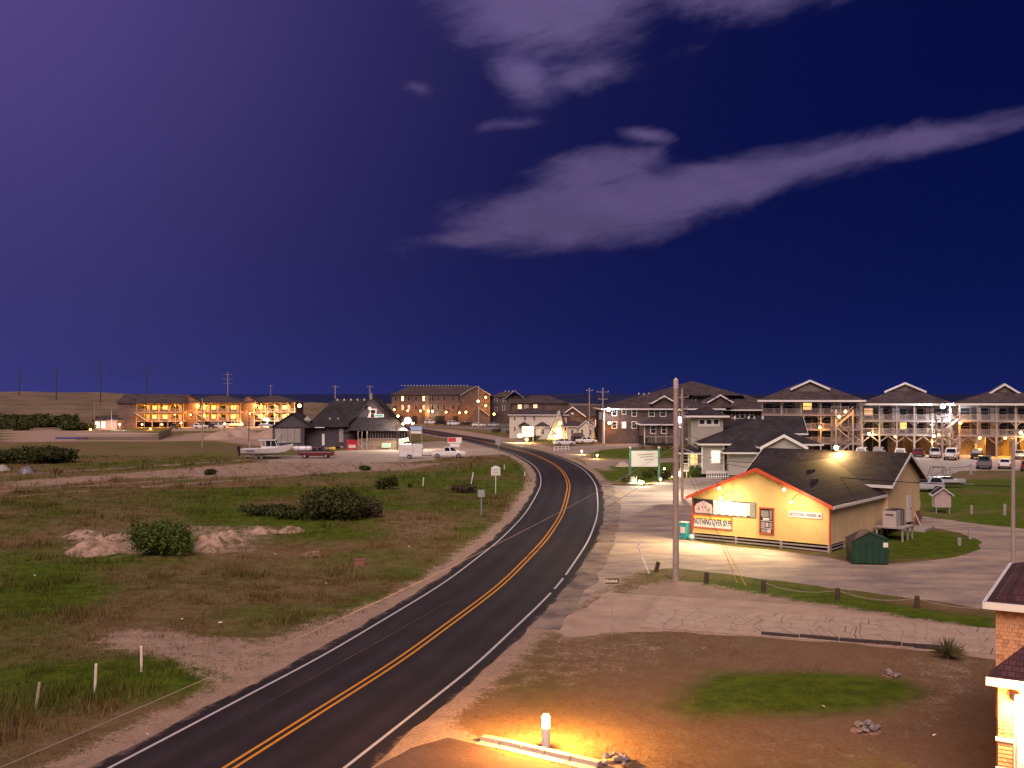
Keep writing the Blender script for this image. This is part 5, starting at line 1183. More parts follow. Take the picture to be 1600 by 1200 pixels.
# wooden bollards and rope
mat('old_post', (.07,.045,.035), .9, .3, 6, .4)
BO = [(1025,893,14),(1104,911,0),(1193,924,0),(1309,937,0),(1433,950,0)]; tops = []
for k, (u, v, tl) in enumerate(BO):
    b = G(u, v); hgt_ = .62
    o = MB().tube([(0,0,-.1),(0,0,hgt_-.03),(0,0,hgt_)], [.13,.13,.11], 10).build('wooden_bollard', MATS['old_post']); o.location = b; o.rotation_euler = (0, math.radians(tl), 0)
    tag(o, 'leaning dark wooden bollard beside the bent pipe' if k == 0 else 'short dark wooden bollard in the grass strip before the shop lot', 'bollard', None if k == 0 else 'upright bollards in the grass strip'); tops.append(b+Vector((0,0,.5)))
for k in (2, 3): wire(tops[k], tops[k+1], .28, 'pale rope slung between bollards in the grass strip', .016, 'wire_pale', 16, 'ropes between the bollards')
wire(tops[4], G(1556,962)+Vector((0,0,.4)), .2, 'pale rope running from the last bollard towards the shingled building', .016, 'wire_pale', 16)
pb_ = G(1014, 896); o = MB().tube([(0,0,0),(-.42,.15,1.0),(-.62,.2,1.62),(-.60,.2,1.80),(-.42,.2,1.98)], .05, 8).build('bent_pipe', mat('pipe_white', (.66,.64,.64), .4, .1)); o.location = pb_; tag(o, 'bent white metal pipe leaning out of the ground near the thick pole', 'pipe')
# street name sign
sb = G(956, 992); ss = thing('street_sign', 'black street name sign ORAMAR on a thin metal post', 'sign', sb)
MB().tube([(0,0,0),(0,0,2.62)], .028, 8).build('post', MATS['metal_grey'], ss); MB().box(-.31, .31, -.045, -.025, 2.34, 2.58).build('plate', MATS['ink'], ss)
text_part('lettering', 'ORAMAR', .19, MATS['sign_white'], ss, (-.04, -.052, 2.455), sx_=.78, bold=.003)
# left-field fence posts
for k, (u, v, h) in enumerate(((56,1108,.95),(148,1086,1.15),(221,1055,1.15))):
    b = G(u, v); o = MB().tube([(0,0,-.1),(.03,0,h*.98),(.03,0,h)], [.055,.05,.03], 7).build('fence_post', MATS['pipe_white'] if k else MATS['weather_wood']); o.location = b; o.rotation_euler = (0, math.radians((6,1,-2)[k]), 0)
    tag(o, ('short leaning post in the tall grass by the road', 'white fence post, middle of the three in the tall grass', 'white fence post next to the bare sand patch')[k], 'post')
# signs in the field inside the bend
def post_sign(u, v, zt, w, h, label, peak=False, text=None, back=False):
    b = G(u, v); s = thing('roadside_sign', label, 'sign', b)
    MB().tube([(0,0,0),(0,0,zt)], .05, 8).build('post', MATS['pipe_white'] if not back else MATS['metal_grey'], s)
    if peak: MB().prism([(-w/2,-.06,zt-h),(w/2,-.06,zt-h),(w/2,-.06,zt-.15),(w*.22,-.06,zt),(0,-.06,zt+.08),(-w*.22,-.06,zt),(-w/2,-.06,zt-.15)], (0,.03,0)).build('plate', MATS['sign_white'], s)
    else: MB().box(-w/2, w/2, -.06, -.04, zt-h, zt).build('plate', MATS['sign_white'] if not back else MATS['metal_grey'], s)
    if peak:
        for i in range(4): MB().box(-w*.36, w*.36, -.066, -.06, zt-h+.12+i*.17, zt-h+.18+i*.17).build('text_line', MATS['sign_grey'], s)
    return s
post_sign(774.5, 772, 3.05, 1.0, 1.0, 'white historic marker sign with a peaked top on a pole', True)
post_sign(752, 806, 2.35, .62, .66, 'plain square traffic sign seen from behind in the grass', False, None, True)
post_sign(778.5, 713, 3.3, 1.0, 1.3, 'grey rectangular traffic sign at the road edge by the lot', False, None, True)
for (u, v, h, t, lb) in ((661,759,1.0,4,'thin white stake in the field behind the box trailer'),(736,757,1.5,10,'leaning white stake in the field inside the bend'),(788,734,.75,0,'short white marker post near the historic marker'),(820,744,.6,0,'small white reflector post at the inside of the bend')):
    o = MB().tube([(0,0,0),(0,0,h)], .07, 7).build('marker_stake', MATS['pipe_white']); o.location = G(u, v); o.rotation_euler = (0, math.radians(t), 0); tag(o, lb, 'stake')
s = board('red_sign', 'red and white roadside sign behind the white pickup', 710.5, 688, 196, 2.6, 1.1, 'sign_white', 0, None, None, 'ink', True)
MB().box(-1.25, .25, -.05, -.041, -.3, .48).build('red_panel', mat('sign_red', (.6,.04,.05), .5, .05), s); MB().box(-.95, .95, -.05, -.03, -1.3, -.65).build('lower_panel', MATS['sign_white'], s)
# inn sign
si = thing('inn_sign', 'large white sign board between two green posts on the lawn', 'sign', G(1007, 750), math.radians(4))
for x in (-1.85, 1.85): MB().box(x-.13, x+.13, -.13, .13, 0, 4.0).build('post', mat('post_green', (.10,.22,.17), .6, .1), si); MB().ball((x,0,4.12), .17, 8, 6).build('finial', MATS['sign_white'], si)
MB().box(-1.72, 1.72, -.06, .06, 1.7, 3.72).build('panel', MATS['sign_white'], si); MB().box(-1.75, 1.75, -.08, .08, 3.72, 3.84).build('top_rail', MATS['post_green'], si)
for (x0, x1, z) in ((-.9,1.3,3.2),(-.6,1.2,2.9),(.0,1.1,2.55)): MB().bar((x0,-.066,z),(x1,-.066,z+.12),.012,.10).build('script_stroke', MATS['sign_grey'], si)
# lit yellow sign by the white house
s = board('lit_sign', 'brightly lit yellow sign board in front of the white house', 824.5, 674, 232, 2.5, 2.2, glow('lit_sign_face', (1.0,.72,.30), 1.6), 0, None, None, 'ink', True)
for z in (-.5, .1, .6): MB().box(-.9, .9, -.052, -.041, z, z+.22).build('text_band', MATS['sign_grey'], s)
# white rail fence and bin store by the A-frame
rf = thing('rail_fence', 'low white rail fence beside the road before the A-frame', 'fence', G(866, 705))
e_ = G(889, 704)-rf.location
for t in (0, .25, .5, .75, 1): MB().box(e_.x*t-.06, e_.x*t+.06, e_.y*t-.06, e_.y*t+.06, 0, 1.0).build('post', MATS['white_trim'], rf)
for z in (.4, .85): MB().bar((0,0,z), e_+Vector((0,0,z)), .06, .14).build('rail', MATS['white_trim'], rf)
bs = thing('bin_store', 'dark arched bin store between two white cars', 'shed', G(903, 693))
MB().prism([(-1.5,0,0),(1.5,0,0),(1.5,0,1.7),(.6,0,2.3),(-.6,0,2.3),(-1.5,0,1.6)], (0,2,0)).build('body', MATS['brown_shake'], bs); MB().box(-1.0, 1.2, -.05, -.01, .2, 1.5).build('door', MATS['dark_void'], bs)
# boulder-like lit sculpture on the inn lawn
ro = terrain('lawn_rock', G(973,729).x, G(973,729).y, 1.3, .8, .75, mat('pale_rock', (.45,.38,.30), .85, .3, 2, .5), 16, .6, 8.0); del ro['kind']; tag(ro, 'pale rounded boulder lit beside the inn sign', 'rock')
# teal box at the shop corner
tbx = thing('vending_box', 'teal newspaper box at the front corner of the shop', 'box', L2W(-.55, -.25, 0), rz_)
mat('teal', (.03,.26,.28), .5, .1); MB().box(-.28, .28, -.25, .25, .06, 1.28).build('cabinet', MATS['teal'], tbx); MB().box(-.2, .2, -.265, -.25, .5, .95).build('window', MATS['sign_pink'], tbx)
MB().box(-.30, .30, -.27, .27, 1.28, 1.33).build('lid', MATS['sign_white'], tbx); MB().box(-.25, .25, -.2, .2, 0, .06).build('foot', MATS['bumper'], tbx)
vb = MB().ball((0,0,.22), .24, 10, 8).build('buoy', mat('buoy_teal', (.25,.50,.45), .5, .1)); vb.location = L2W(.1, -.35, 0); tag(vb, 'pale teal buoy lying at the shop corner', 'buoy')
# dumpster
dp = thing('dumpster', 'dark green dumpster with a sloping brown lid beside the shop', 'dumpster', G(1355, 879), math.radians(-8))
mat('dump_green', (.012,.05,.028), .5, .25, 2); mat('lid_brown', (.07,.045,.05), .7, .2)
MB().prism([(-1.15,-.9,.08),(1.15,-.9,.08),(1.15,-.9,1.55),(-.1,-.9,2.0),(-1.15,-.9,1.45)], (0,1.8,0)).build('bin', MATS['dump_green'], dp)
MB().prism([(-1.25,-.95,1.43),(-.08,-.95,2.05),(-.08,-.95,2.11),(-1.25,-.95,1.49)], (0,1.9,0)).build('lid', MATS['lid_brown'], dp)
MB().prism([(1.2,-.95,1.56),(-.04,-.95,2.02),(-.04,-.95,2.08),(1.2,-.95,1.62)], (0,1.9,0)).build('lid', MATS['dump_green'], dp)
for k in range(6): MB().box(-1.05+k*.4, -.99+k*.4, -.95, -.9, .1, 1.45).build('rib', MATS['dump_green'], dp)
for y in (-.5, .5): MB().box(1.15, 1.3, y-.06, y+.06, .75, .92).build('fork_sleeve', MATS['dump_green'], dp)
MB().box(.8, 1.1, -.957, -.95, 1.15, 1.45).build('sticker', MATS['sign_white'], dp)
for x in (-.9, 1.0):
    for y in (-.8, .8): MB().box(x-.08, x+.08, y-.08, y+.08, 0, .09).build('foot', MATS['bumper'], dp)
# air conditioners on a platform
pc = L2W(SW+1.3, 9.6, 0); acp = thing('platform', 'weathered wooden platform for the air conditioners', 'platform', pc, rz_)
MB().box(-1.1, 1.1, -1.3, 1.3, .95, 1.05).build('top', MATS['weather_wood'], acp)
for x in (-1.0, .9):
    for y in (-1.2, 0, 1.1): MB().box(x, x+.12, y, y+.12, 0, .95).build('leg', MATS['weather_wood'], acp)
mat('ac_beige', (.50,.42,.38), .6, .08)
for k, (dy, m_, cyl) in enumerate(((-.65, 'ac_beige', 0), (.65, 'metal_grey', 1))):
    ac = thing('air_conditioner', ('beige boxy air conditioner on the platform', 'round dark air conditioner behind the beige one')[k], 'air conditioner', L2W(SW+1.3, 9.6+dy, 1.05), rz_)
    if cyl:
        MB().tube([(0,0,0),(0,0,1.15)], .52, 16).build('casing', mat('ac_dark', (.09,.08,.09), .6, .2), ac); MB().tube([(0,0,1.15),(0,0,1.2)], .46, 16).build('fan_grille', MATS['bumper'], ac)
        for a in range(12): MB().box(.515*math.cos(a*.524)-.02, .515*math.cos(a*.524)+.02, .515*math.sin(a*.524)-.02, .515*math.sin(a*.524)+.02, .1, 1.1).build('fin', MATS['metal_grey'], ac)
    else:
        MB().box(-.5, .5, -.5, .5, 0, 1.2).build('casing', MATS[m_], ac); MB().box(-.3, .3, -.52, -.5, .85, .95).build('vent', MATS['bumper'], ac); MB().box(-.42, .42, -.42, .42, 1.2, 1.24).build('fan_grille', MATS['bumper'], ac)
# little shed on legs
shd = thing('little_shed', 'pink little gabled shed on legs on the lawn behind the shop', 'shed', G(1471, 801), math.radians(-10))
mat('pink_wall', (.46,.34,.33), .75, .08)
for i in range(7): MB().box(-.72+i*.205, -.72+i*.205+.195, -.6, .6, .55, 1.75).build('wall_board', MATS['pink_wall'], shd)
gable_wall(shd, -.72, .72, -.6, 1.7, 1.75, 2.25, MATS['pink_wall'], 1.2); roof_gable(shd, -.72, .72, -.6, .6, 1.78, 2.32, MATS['roof_dark'], 'y', .16, .06, MATS['white_trim'], tw=.12)
for x in (-.6, .55):
    for y in (-.5, .45): MB().box(x, x+.08, y, y+.08, 0, .56).build('leg', MATS['weather_wood'], shd)
# posts round the lawn behind the shop
for (u, v, h, lb) in ((1436,793,.75,'post'),(1518,803,.8,'post'),(1570,805,1.0,'post'),(1516,842,.8,'short dark post at the tip of the grass island'),(1499,852,.55,'thin stub post on the grass island')):
    o = MB().tube([(0,0,0),(0,0,h)], .13, 8).build('wooden_post', MATS['weather_wood']); o.location = G(u, v); tag(o, 'short weathered post at the edge of the lawn path' if lb == 'post' else lb, 'post', 'posts along the lawn path' if lb == 'post' else None)
pt = []
for (u, v) in ((1441,768),(1461,757),(1473,751),(1485,746),(1517,742)):
    o = MB().tube([(0,0,0),(0,0,1.5)], .14, 8).build('rope_post', MATS['weather_wood']); o.location = G(u, v); pt.append(G(u, v)+Vector((0,0,1.3)))
    tag(o, 'weathered post of the rope barrier round the pale parking lot', 'post', 'rope barrier posts by the pale parking lot')
for a, b in zip(pt, pt[1:]): wire(a, b, .15, 'rope slung along the barrier of the pale parking lot', .03, 'wire', 8, 'ropes of the barrier by the pale parking lot')
# toolbox clutter by the restaurant
for (u, v, w, h, m_, lb) in ((551,702,2.2,1.9,'sign_red','red drinks cooler beside the restaurant wall'),(528,703,2.6,1.5,'dark_void','dark heap of gear covered by a tarpaulin at the restaurant'),(514,704,1.6,1.2,'sleeve_yellow','yellow heap of rope and nets at the restaurant wall')):
    t_ = thing('cooler' if 'cooler' in lb else 'gear_heap', lb, 'cooler' if 'cooler' in lb else 'gear', G(u, v))
    if 'cooler' in lb: MB().box(-w/2, w/2, -.5, .5, 0, h*.8).build('chest', MATS[m_], t_); MB().box(-w/2-.05, w/2+.05, -.55, .55, h*.8, h).build('lid', MATS[m_], t_); MB().box(-.7, .7, -.53, -.5, .3, .9).build('label_panel', MATS['sign_white'], t_)
    else:
        r9 = random.Random(u)
        for k in range(7): MB().ball((r9.uniform(-w/2,w/2), r9.uniform(-.4,.4), r9.uniform(.1,h*.5)), r9.uniform(.3,.55), 7, 5, (1,1,.7)).build('bundle', MATS[m_ if k % 2 else 'tan_wall'], t_)
# kerb with bollard light
kb = thing('kerb', 'curved pale concrete kerb in front of the bollard light', 'kerb'); mat('kerb_stone', (.42,.36,.31), .85, .12, 3, .3)
kp = smooth_line([(742,1163),(770,1167),(800,1175),(840,1186),(880,1195),(925,1203),(970,1216)], .35); kt = np.gradient(kp, axis=0); kt /= np.linalg.norm(kt, axis=1)[:, None]; kn = np.stack([-kt[:, 1], kt[:, 0]], 1)
nseg = 5; per = (len(kp)-1)//nseg
for i in range(nseg):
    a = kp[i*per:(i+1)*per+1]; n = kn[i*per:(i+1)*per+1]; R_ = []
    for j, (p, q) in enumerate(zip(a, n)):
        s0 = .03*(j == 0)-.0
        R_.append([(*(p-q*.0), 0), (*(p-q*.0), .02), (*(p+q*.28), .03), (*(p+q*.34), .15), (*(p+q*.55), .16), (*(p+q*.57), 0)])
    d_ = np.array(R_[1])-np.array(R_[0]); R_[0] = (np.array(R_[0])+d_*.08).tolist()
    MB().loft(R_).build('kerb_stone', MATS['kerb_stone'], kb)
# rock piles
rocks = ((1352,1142,.62,26),(1392,1056,.4,8),(958,1192,.62,22))
for k, (u, v, r, n) in enumerate(rocks):
    c = G(u, v); r9 = random.Random(k+5)
    tag(terrain('sand_ring', c.x, c.y, r*1.5, r*1.3, .08, mat('red_soil', (.30,.17,.125), .95, .2, 3, .5), 14, .3, k), kind='structure')
    for i in range(n):
        a, d = r9.uniform(0, 6.28), r*math.sqrt(r9.random())*.75; s_ = r9.uniform(.07, .14)
        pts_ = [Vector((r9.gauss(0,1), r9.gauss(0,1), r9.gauss(0,.8))).normalized()*s_*r9.uniform(.75,1.15) for _ in range(14)]
        import bmesh
        bm = bmesh.new(); [bm.verts.new(p) for p in pts_]; bmesh.ops.convex_hull(bm, input=bm.verts); me_ = bpy.data.meshes.new('rock'); bm.to_mesh(me_); bm.free()
        me_.materials.append(mat('rock_grey', (.23,.20,.20), .9, .3, 6, .5)); o = link('rock', me_); o.location = (c.x+d*math.cos(a), c.y+d*math.sin(a), .06+max(0,(r*.55-d))*.55+s_*.4)
        tag(o, ('grey rock in the pile in the middle of the lawn', 'grey rock in the small heap beyond the green patch', 'grey rock in the heap at the end of the kerb')[k], 'rock', ('rocks of the pile in the lawn', 'rocks of the small heap by the green patch', 'rocks at the end of the kerb')[k])
# ================================================================ PLANTS
def leaf_mat(name, c1, c2):
    m = bpy.data.materials.new(name); m.use_nodes = True; t = m.node_tree; b = t.nodes['Principled BSDF']; MATS[name] = m
    c = t.nodes.new('ShaderNodeTexCoord'); n = t.nodes.new('ShaderNodeTexNoise'); n.inputs['Scale'].default_value = 1.6; n.inputs['Detail'].default_value = 4
    t.links.new(c.outputs['Object'], n.inputs['Vector']); r = t.nodes.new('ShaderNodeValToRGB'); t.links.new(n.outputs['Fac'], r.inputs[0])
    r.color_ramp.elements[0].position = .35; r.color_ramp.elements[0].color = (*c1, 1); r.color_ramp.elements[1].position = .65; r.color_ramp.elements[1].color = (*c2, 1)
    t.links.new(r.outputs[0], b.inputs['Base Color']); b.inputs['Roughness'].default_value = .75; b.inputs['Specular IOR Level'].default_value = .2; return m
leaf_mat('leaf_dark', (.026,.034,.009), (.062,.070,.018)); leaf_mat('leaf_green', (.045,.075,.012), (.095,.14,.025)); leaf_mat('leaf_brown', (.05,.038,.022), (.085,.065,.035))
def bush(u, v, w, h, label, m='leaf_dark', n=900, lf=.16, group=None, d=None, Y=None, seed=1, lumps=7):
    b = G(u, v) if Y is None else frame_at(u, Y); r9 = np.random.default_rng(seed); w = w/1.4; d = (d or w*.9)
    root = thing('shrub', label, 'shrub', b, 0, group)
    cs = np.stack([r9.uniform(-.38, .38, lumps)*w, r9.uniform(-.3, .3, lumps)*d, r9.uniform(.28, .62, lumps)*h], 1); rs = np.stack([r9.uniform(.22, .34, lumps)*w, r9.uniform(.25, .36, lumps)*d, r9.uniform(.28, .40, lumps)*h], 1)
    k = r9.integers(0, lumps, n); dr = r9.normal(size=(n, 3)); dr /= np.linalg.norm(dr, axis=1)[:, None]
    pos = cs[k]+dr*rs[k]*(r9.random((n, 1))**.33)*r9.uniform(.72, 1.28, (n, 1)); pos[:, 2] = np.abs(pos[:, 2])+.02
    a = r9.normal(size=(n, 3)); a /= np.linalg.norm(a, axis=1)[:, None]; q = np.cross(a, dr+r9.normal(size=(n, 3))*.6); q /= np.linalg.norm(q, axis=1)[:, None]
    sz = lf*r9.uniform(.6, 1.3, (n, 1)); V = np.stack([pos-a*sz, pos+q*sz*.45, pos+a*sz, pos-q*sz*.45], 1).reshape(-1, 3)
    me_ = bpy.data.meshes.new('foliage'); me_.from_pydata(V.tolist(), [], np.arange(4*n).reshape(-1, 4).tolist()); me_.materials.append(MATS[m]); link('foliage', me_, root)
    st = MB()
    for c in cs: st.tube([(c[0]*.25, c[1]*.25, -.05), (c[0]*.7, c[1]*.7, c[2]*.6), tuple(c)], [.05*min(1, w/3)+.01, .03*min(1, w/3)+.008, .01], 5)
    st.build('stem', mat('bark', (.06,.045,.035), .9, .2), root)
    return root
bush(525, 813, 7.2, 3.0, 'large dark rounded thicket in the middle of the field', n=12000, lf=.17, seed=2, lumps=16)
bush(578, 808, 3.6, 2.0, 'brownish end of the large thicket in the field', 'leaf_brown', 2600, .16, seed=3)
bush(415, 805, 6.0, .95, 'low dark scrub beside the large thicket', n=3800, lf=.15, seed=4, lumps=12)
bush(455, 811, 4.0, 1.0, 'low scrub touching the large thicket', n=900, lf=.2, seed=5)
bush(257, 868, 5.2, 2.7, 'bright green rounded bush between the sand mounds', 'leaf_green', 9000, .12, seed=6, lumps=12)
bush(605, 765, 2.9, 1.6, 'small dark round bush alone in the field', n=900, lf=.2, seed=7)
bush(640, 762, .8, .6, 'tiny dark bush beside the small round one', n=200, lf=.14, seed=8)
bush(722, 770, 3.4, .95, 'low spreading bush near the historic marker', 'leaf_brown', 900, .18, seed=9, lumps=9)
bush(735, 768, 1.6, .9, 'low green bush near the historic marker', 'leaf_green', 400, .16, seed=10)
for i, (u, v, w, h) in enumerate(((10,724,7,2.4),(55,724,11,3.0),(90,723,7,2.6),(330,742,2.0,.8),(570,735,2.0,.7))):
    bush(u, v, w, h, ('dark shrub at the edge of the field beside the covered heaps', 'dark shrub, widest of the row by the sand track', 'dark shrub at the end of the row by the sand track', 'small shrub between the dirt tracks', 'small shrub in the strip before the box trailer')[i], n=int(350*w), lf=.3 if i < 3 else .2, seed=20+i, lumps=9)
for i in range(16):
    u, Y = random.uniform(-60, 112), random.uniform(300, 420)
    bush(u, 0, random.uniform(10, 20), random.uniform(2.0, 4.5), 'dark scrub thicket on the slope below the dune', n=1100, lf=.6, Y=Y, seed=40+i, group='scrub thickets below the dune', lumps=9)
for i, (u, Y) in enumerate(((160,372),(172,380),(98,400),(110,410))): bush(u, 0, 9, 3, 'dark scrub thicket behind the pool hut', n=700, lf=.5, Y=Y, seed=70+i, group='scrub behind the pool hut')
bush(1089, 746, 2.6, 1.9, 'round green bush at the foot of the inn porch', 'leaf_green', 1200, .14, seed=80)
for i, (u, v, w, h, m) in enumerate(((983,754,3.2,1.1,'leaf_brown'),(1012,746,2.2,1.0,'leaf_green'),(1025,744,2.4,1.1,'leaf_dark'),(1040,748,2.2,1.2,'leaf_brown'))):
    bush(u, v, w, h, ('brown low bush on the inn lawn before the sign', 'green bush under the inn sign', 'dark bush under the inn sign post', 'brownish bush beside the inn path lamps')[i], m, 500, .14, seed=90+i)
for i, (u, v) in enumerate(((1003,703),(1022,704),(1036,703),(1046,704))): bush(u, v, 2.5, 2.0, 'thin bare shrub in front of the lodge lattice', 'leaf_brown', 220, .12, seed=100+i, group='bare shrubs before the lodge lattice')
bush(1432, 812, 1.2, .6, 'small green weed clump at the shop back corner', 'leaf_green', 220, .12, seed=110)
for i, (u, v) in enumerate(((800,679),(775,676),(835,688))): bush(u, v, 4, 1.3, 'low scrub on the verge near the white house', 'leaf_brown', 350, .2, seed=115+i, group='verge scrub near the white house')
# yucca
yu = thing('yucca', 'spiky yucca beside the shingled building', 'yucca', G(1481, 1030)); r9 = random.Random(4); leaf_mat('yucca_leaf', (.08,.09,.04), (.16,.15,.07))
for i in range(110):
    a = r9.uniform(0, 6.28); el_ = math.radians(r9.uniform(5, 85)); L_ = r9.uniform(.6, .95); d = Vector((math.cos(a)*math.cos(el_), math.sin(a)*math.cos(el_), math.sin(el_))); s_ = d.cross(Vector((0,0,1))).normalized()*.022
    b0 = Vector((math.cos(a)*.06, math.sin(a)*.06, .2)); m_ = b0+d*L_*.5-Vector((0,0,.0)); e = b0+d*L_-Vector((0,0,.12*math.cos(el_)))
    MB().poly([b0-s_, b0+s_, m_+s_*1.1, e, m_-s_*1.1], [(0,1,2,3,4)]).build('leaf', MATS['yucca_leaf'], yu)
MB().tube([(0,0,0),(0,0,.3)], .10, 8).build('trunk', MATS['bark'], yu)
# tents at the left edge
for (u, v, w, h, m_, lb) in ((4,735,2.4,.9,'sign_grey','low pale covered heap at the edge of the field'),(42,739,2.6,1.0,'car_grey','low dark covered heap beside the sand track')):
    t_ = terrain('covered_heap', G(u, v).x, G(u, v).y, w/2, w*.4, h, MATS[m_], 10, .05, 1.0, p=2.2); del t_['kind']; tag(t_, lb, 'heap')
# low pallets and debris in the near field
db = thing('red_crate', 'weathered red crate half hidden in the field grass', 'crate', G(562, 884)); MB().box(-.3, .3, -.2, .2, 0, .4).build('box', mat('faded_red', (.26,.11,.085), .8, .2), db); MB().box(-.33, .33, -.23, .23, .4, .44).build('rim', MATS['faded_red'], db)
for i, (u, v) in enumerate(((52,903),(386,864),(340,978),(285,973),(430,870),(512,915),(637,857),(233,1156),(1290,1108),(1105,1015),(1462,1150),(770,833))):
    r9 = random.Random(i); o = MB().poly([(0,0,.02),(.16,.03,.05),(.2,.14,.03),(.05,.12,.09)], [(0,1,3),(1,2,3),(0,3,2),(0,2,1)]).build('paper_scrap', MATS['sign_white']); o.location = G(u, v)+Vector((0,0,.12 if u < 800 else .03)); o.rotation_euler = (0, 0, r9.uniform(0, 6))
    tag(o, 'scrap of white paper lying in the grass', 'paper scrap', 'paper scraps in the grass')
# ---- grass: blades as one mass
def in_any(polys, x, y, m=0.0):
    k = np.zeros(x.shape, bool)
    for p in polys: k |= inside_dist(p, x, y) > m
    return k
from collections import namedtuple
ISL = W2([(1300,868),(1340,845),(1420,822),(1500,833),(1530,850),(1490,870),(1400,878),(1340,876)])
def grid_sample(arr, x, y):
    A_ = arr.reshape(ny, nx); i = np.clip(np.searchsorted(gx, x)-1, 0, nx-2); j = np.clip(np.searchsorted(gy, y)-1, 0, ny-2)
    fx = (x-gx[i])/(gx[i+1]-gx[i]); fy = (y-gy[j])/(gy[j+1]-gy[j])
    return A_[j,i]*(1-fx)*(1-fy)+A_[j,i+1]*fx*(1-fy)+A_[j+1,i]*(1-fx)*fy+A_[j+1,i+1]*fx*fy
batches = ((-30, 34, 27, 62, 30.0, .62), (-55, 10, 60, 120, 11.0, .75), (4, 60, 62, 125, 4.5, .7), (-100, 10, 118, 180, 2.4, 1.0), (10, 90, 118, 165, 1.2, .8))
PX, PY, HT, GR, RU = [], [], [], [], []
for (x0, x1, y0, y1, dens_, hs) in batches:
    n = int((x1-x0)*(y1-y0)*dens_); x = rng.uniform(x0, x1, n); y = rng.uniform(y0, y1, n)
    keep = np.abs(x) < y*.56+3
    x, y = x[keep], y[keep]
    s_ = grid_sample(sand, x, y); g_ = grid_sample(green, x, y); r_d, r_s = road_dist(x, y); ru = grid_sample(rust, x, y)
    clump = np.clip(.5+vnoise(x, y, .5, 77.0, 2)*1.1, 0, 1)
    keep = (r_d > 4.7) & (rng.random(len(x)) > s_*1.25) & (rng.random(len(x)) < .25+clump) & ~in_any((LOT, REST, HP, DRV, DRV2, PATH3, RED, OLDBED), x, y, .15)
    shop_poly = np.array([L2W(-.7,0,0)[:2], L2W(SW+.4,0,0)[:2], L2W(SW+.4,20,0)[:2], L2W(-.7,20,0)[:2]]); keep &= ~in_any((shop_poly,), x, y)
    x, y, g_, ru, clump, r_s, r_d = (q[keep] for q in (x, y, g_, ru, clump, r_s, r_d))
    left = r_s < 0
    tuft = np.clip(vnoise(x, y, .25, 53.0, 3)*1.6, 0, 1); tall = np.where(left, .10+.20*clump+.40*tuft**2, .05+.06*clump)*hs*rng.uniform(.6, 1.5, len(x))
    dfence = np.abs((y-G(148,1090).y)-(-.0))
    tall = np.where(left & (inside_dist(W2([(-60,1150),(0,1090),(150,1075),(260,1045),(300,1060),(200,1105),(0,1165),(-60,1190)]), x, y) > 0), .42, tall)
    PX.append(x); PY.append(y); HT.append(tall); GR.append(g_); RU.append(ru)
PX, PY, HT, GR, RU = map(np.concatenate, (PX, PY, HT, GR, RU)); nT = len(PX); nb_l = 6
gz = grid_sample(hgt, PX, PY)
ti = np.repeat(np.arange(nT), nb_l); m_ = len(ti)
ang = rng.uniform(0, 6.283, m_); lean = rng.uniform(.15, .9, m_); hh = HT[ti]*rng.uniform(.6, 1.25, m_); sp = HT[ti]*.55
bx0 = PX[ti]+rng.normal(0, 1, m_)*sp; by0 = PY[ti]+rng.normal(0, 1, m_)*sp; w_ = .006+.020*HT[ti]*(PY[ti]/45)
ca, sa = np.cos(ang), np.sin(ang); z0 = gz[ti]-.01
V = np.stack([np.stack([bx0-sa*w_, by0+ca*w_, z0], 1), np.stack([bx0+sa*w_, by0-ca*w_, z0], 1), np.stack([bx0+ca*lean*hh, by0+sa*lean*hh, z0+hh], 1)], 1).reshape(-1, 3)
me_ = bpy.data.meshes.new('grass'); me_.vertices.add(3*m_); me_.loops.add(3*m_); me_.polygons.add(m_)
me_.vertices.foreach_set('co', V.astype(np.float32).ravel()); me_.loops.foreach_set('vertex_index', np.arange(3*m_, dtype=np.int32)); me_.polygons.foreach_set('loop_start', np.arange(0, 3*m_, 3, dtype=np.int32)); me_.polygons.foreach_set('loop_total', np.full(m_, 3, dtype=np.int32)); me_.update()
dryc = np.stack([.135+.050*RU, .112-.018*RU, .036+.014*RU], 1); grc = np.array((.105, .145, .010))
grc = np.where((PX > 2)[:, None], grc[None], np.array((.075, .100, .014))[None])
gg = np.clip((GR-.30)*1.5+rng.normal(0, .22, nT), 0, 1)[:, None]; col_ = (dryc*(1-gg)+grc*gg)*rng.uniform(.55, 1.35, (nT, 1))
ca_ = me_.color_attributes.new('tint', 'FLOAT_COLOR', 'POINT'); ca_.data.foreach_set('color', np.concatenate([np.repeat(col_, nb_l*3, 0), np.ones((3*m_, 1))], 1).astype(np.float32).ravel())
gm = bpy.data.materials.new('grass_blade'); gm.use_nodes = True; t = gm.node_tree; b_ = t.nodes['Principled BSDF']; vc = t.nodes.new('ShaderNodeVertexColor'); vc.layer_name = 'tint'
t.links.new(vc.outputs[0], b_.inputs['Base Color']); b_.inputs['Roughness'].default_value = .85; b_.inputs['Specular IOR Level'].default_value = .1
me_.materials.append(gm); tag(link('grass', me_), 'dry and green grass growing over the field and lawns', 'grass', None, 'stuff'); print('grass tris', m_)
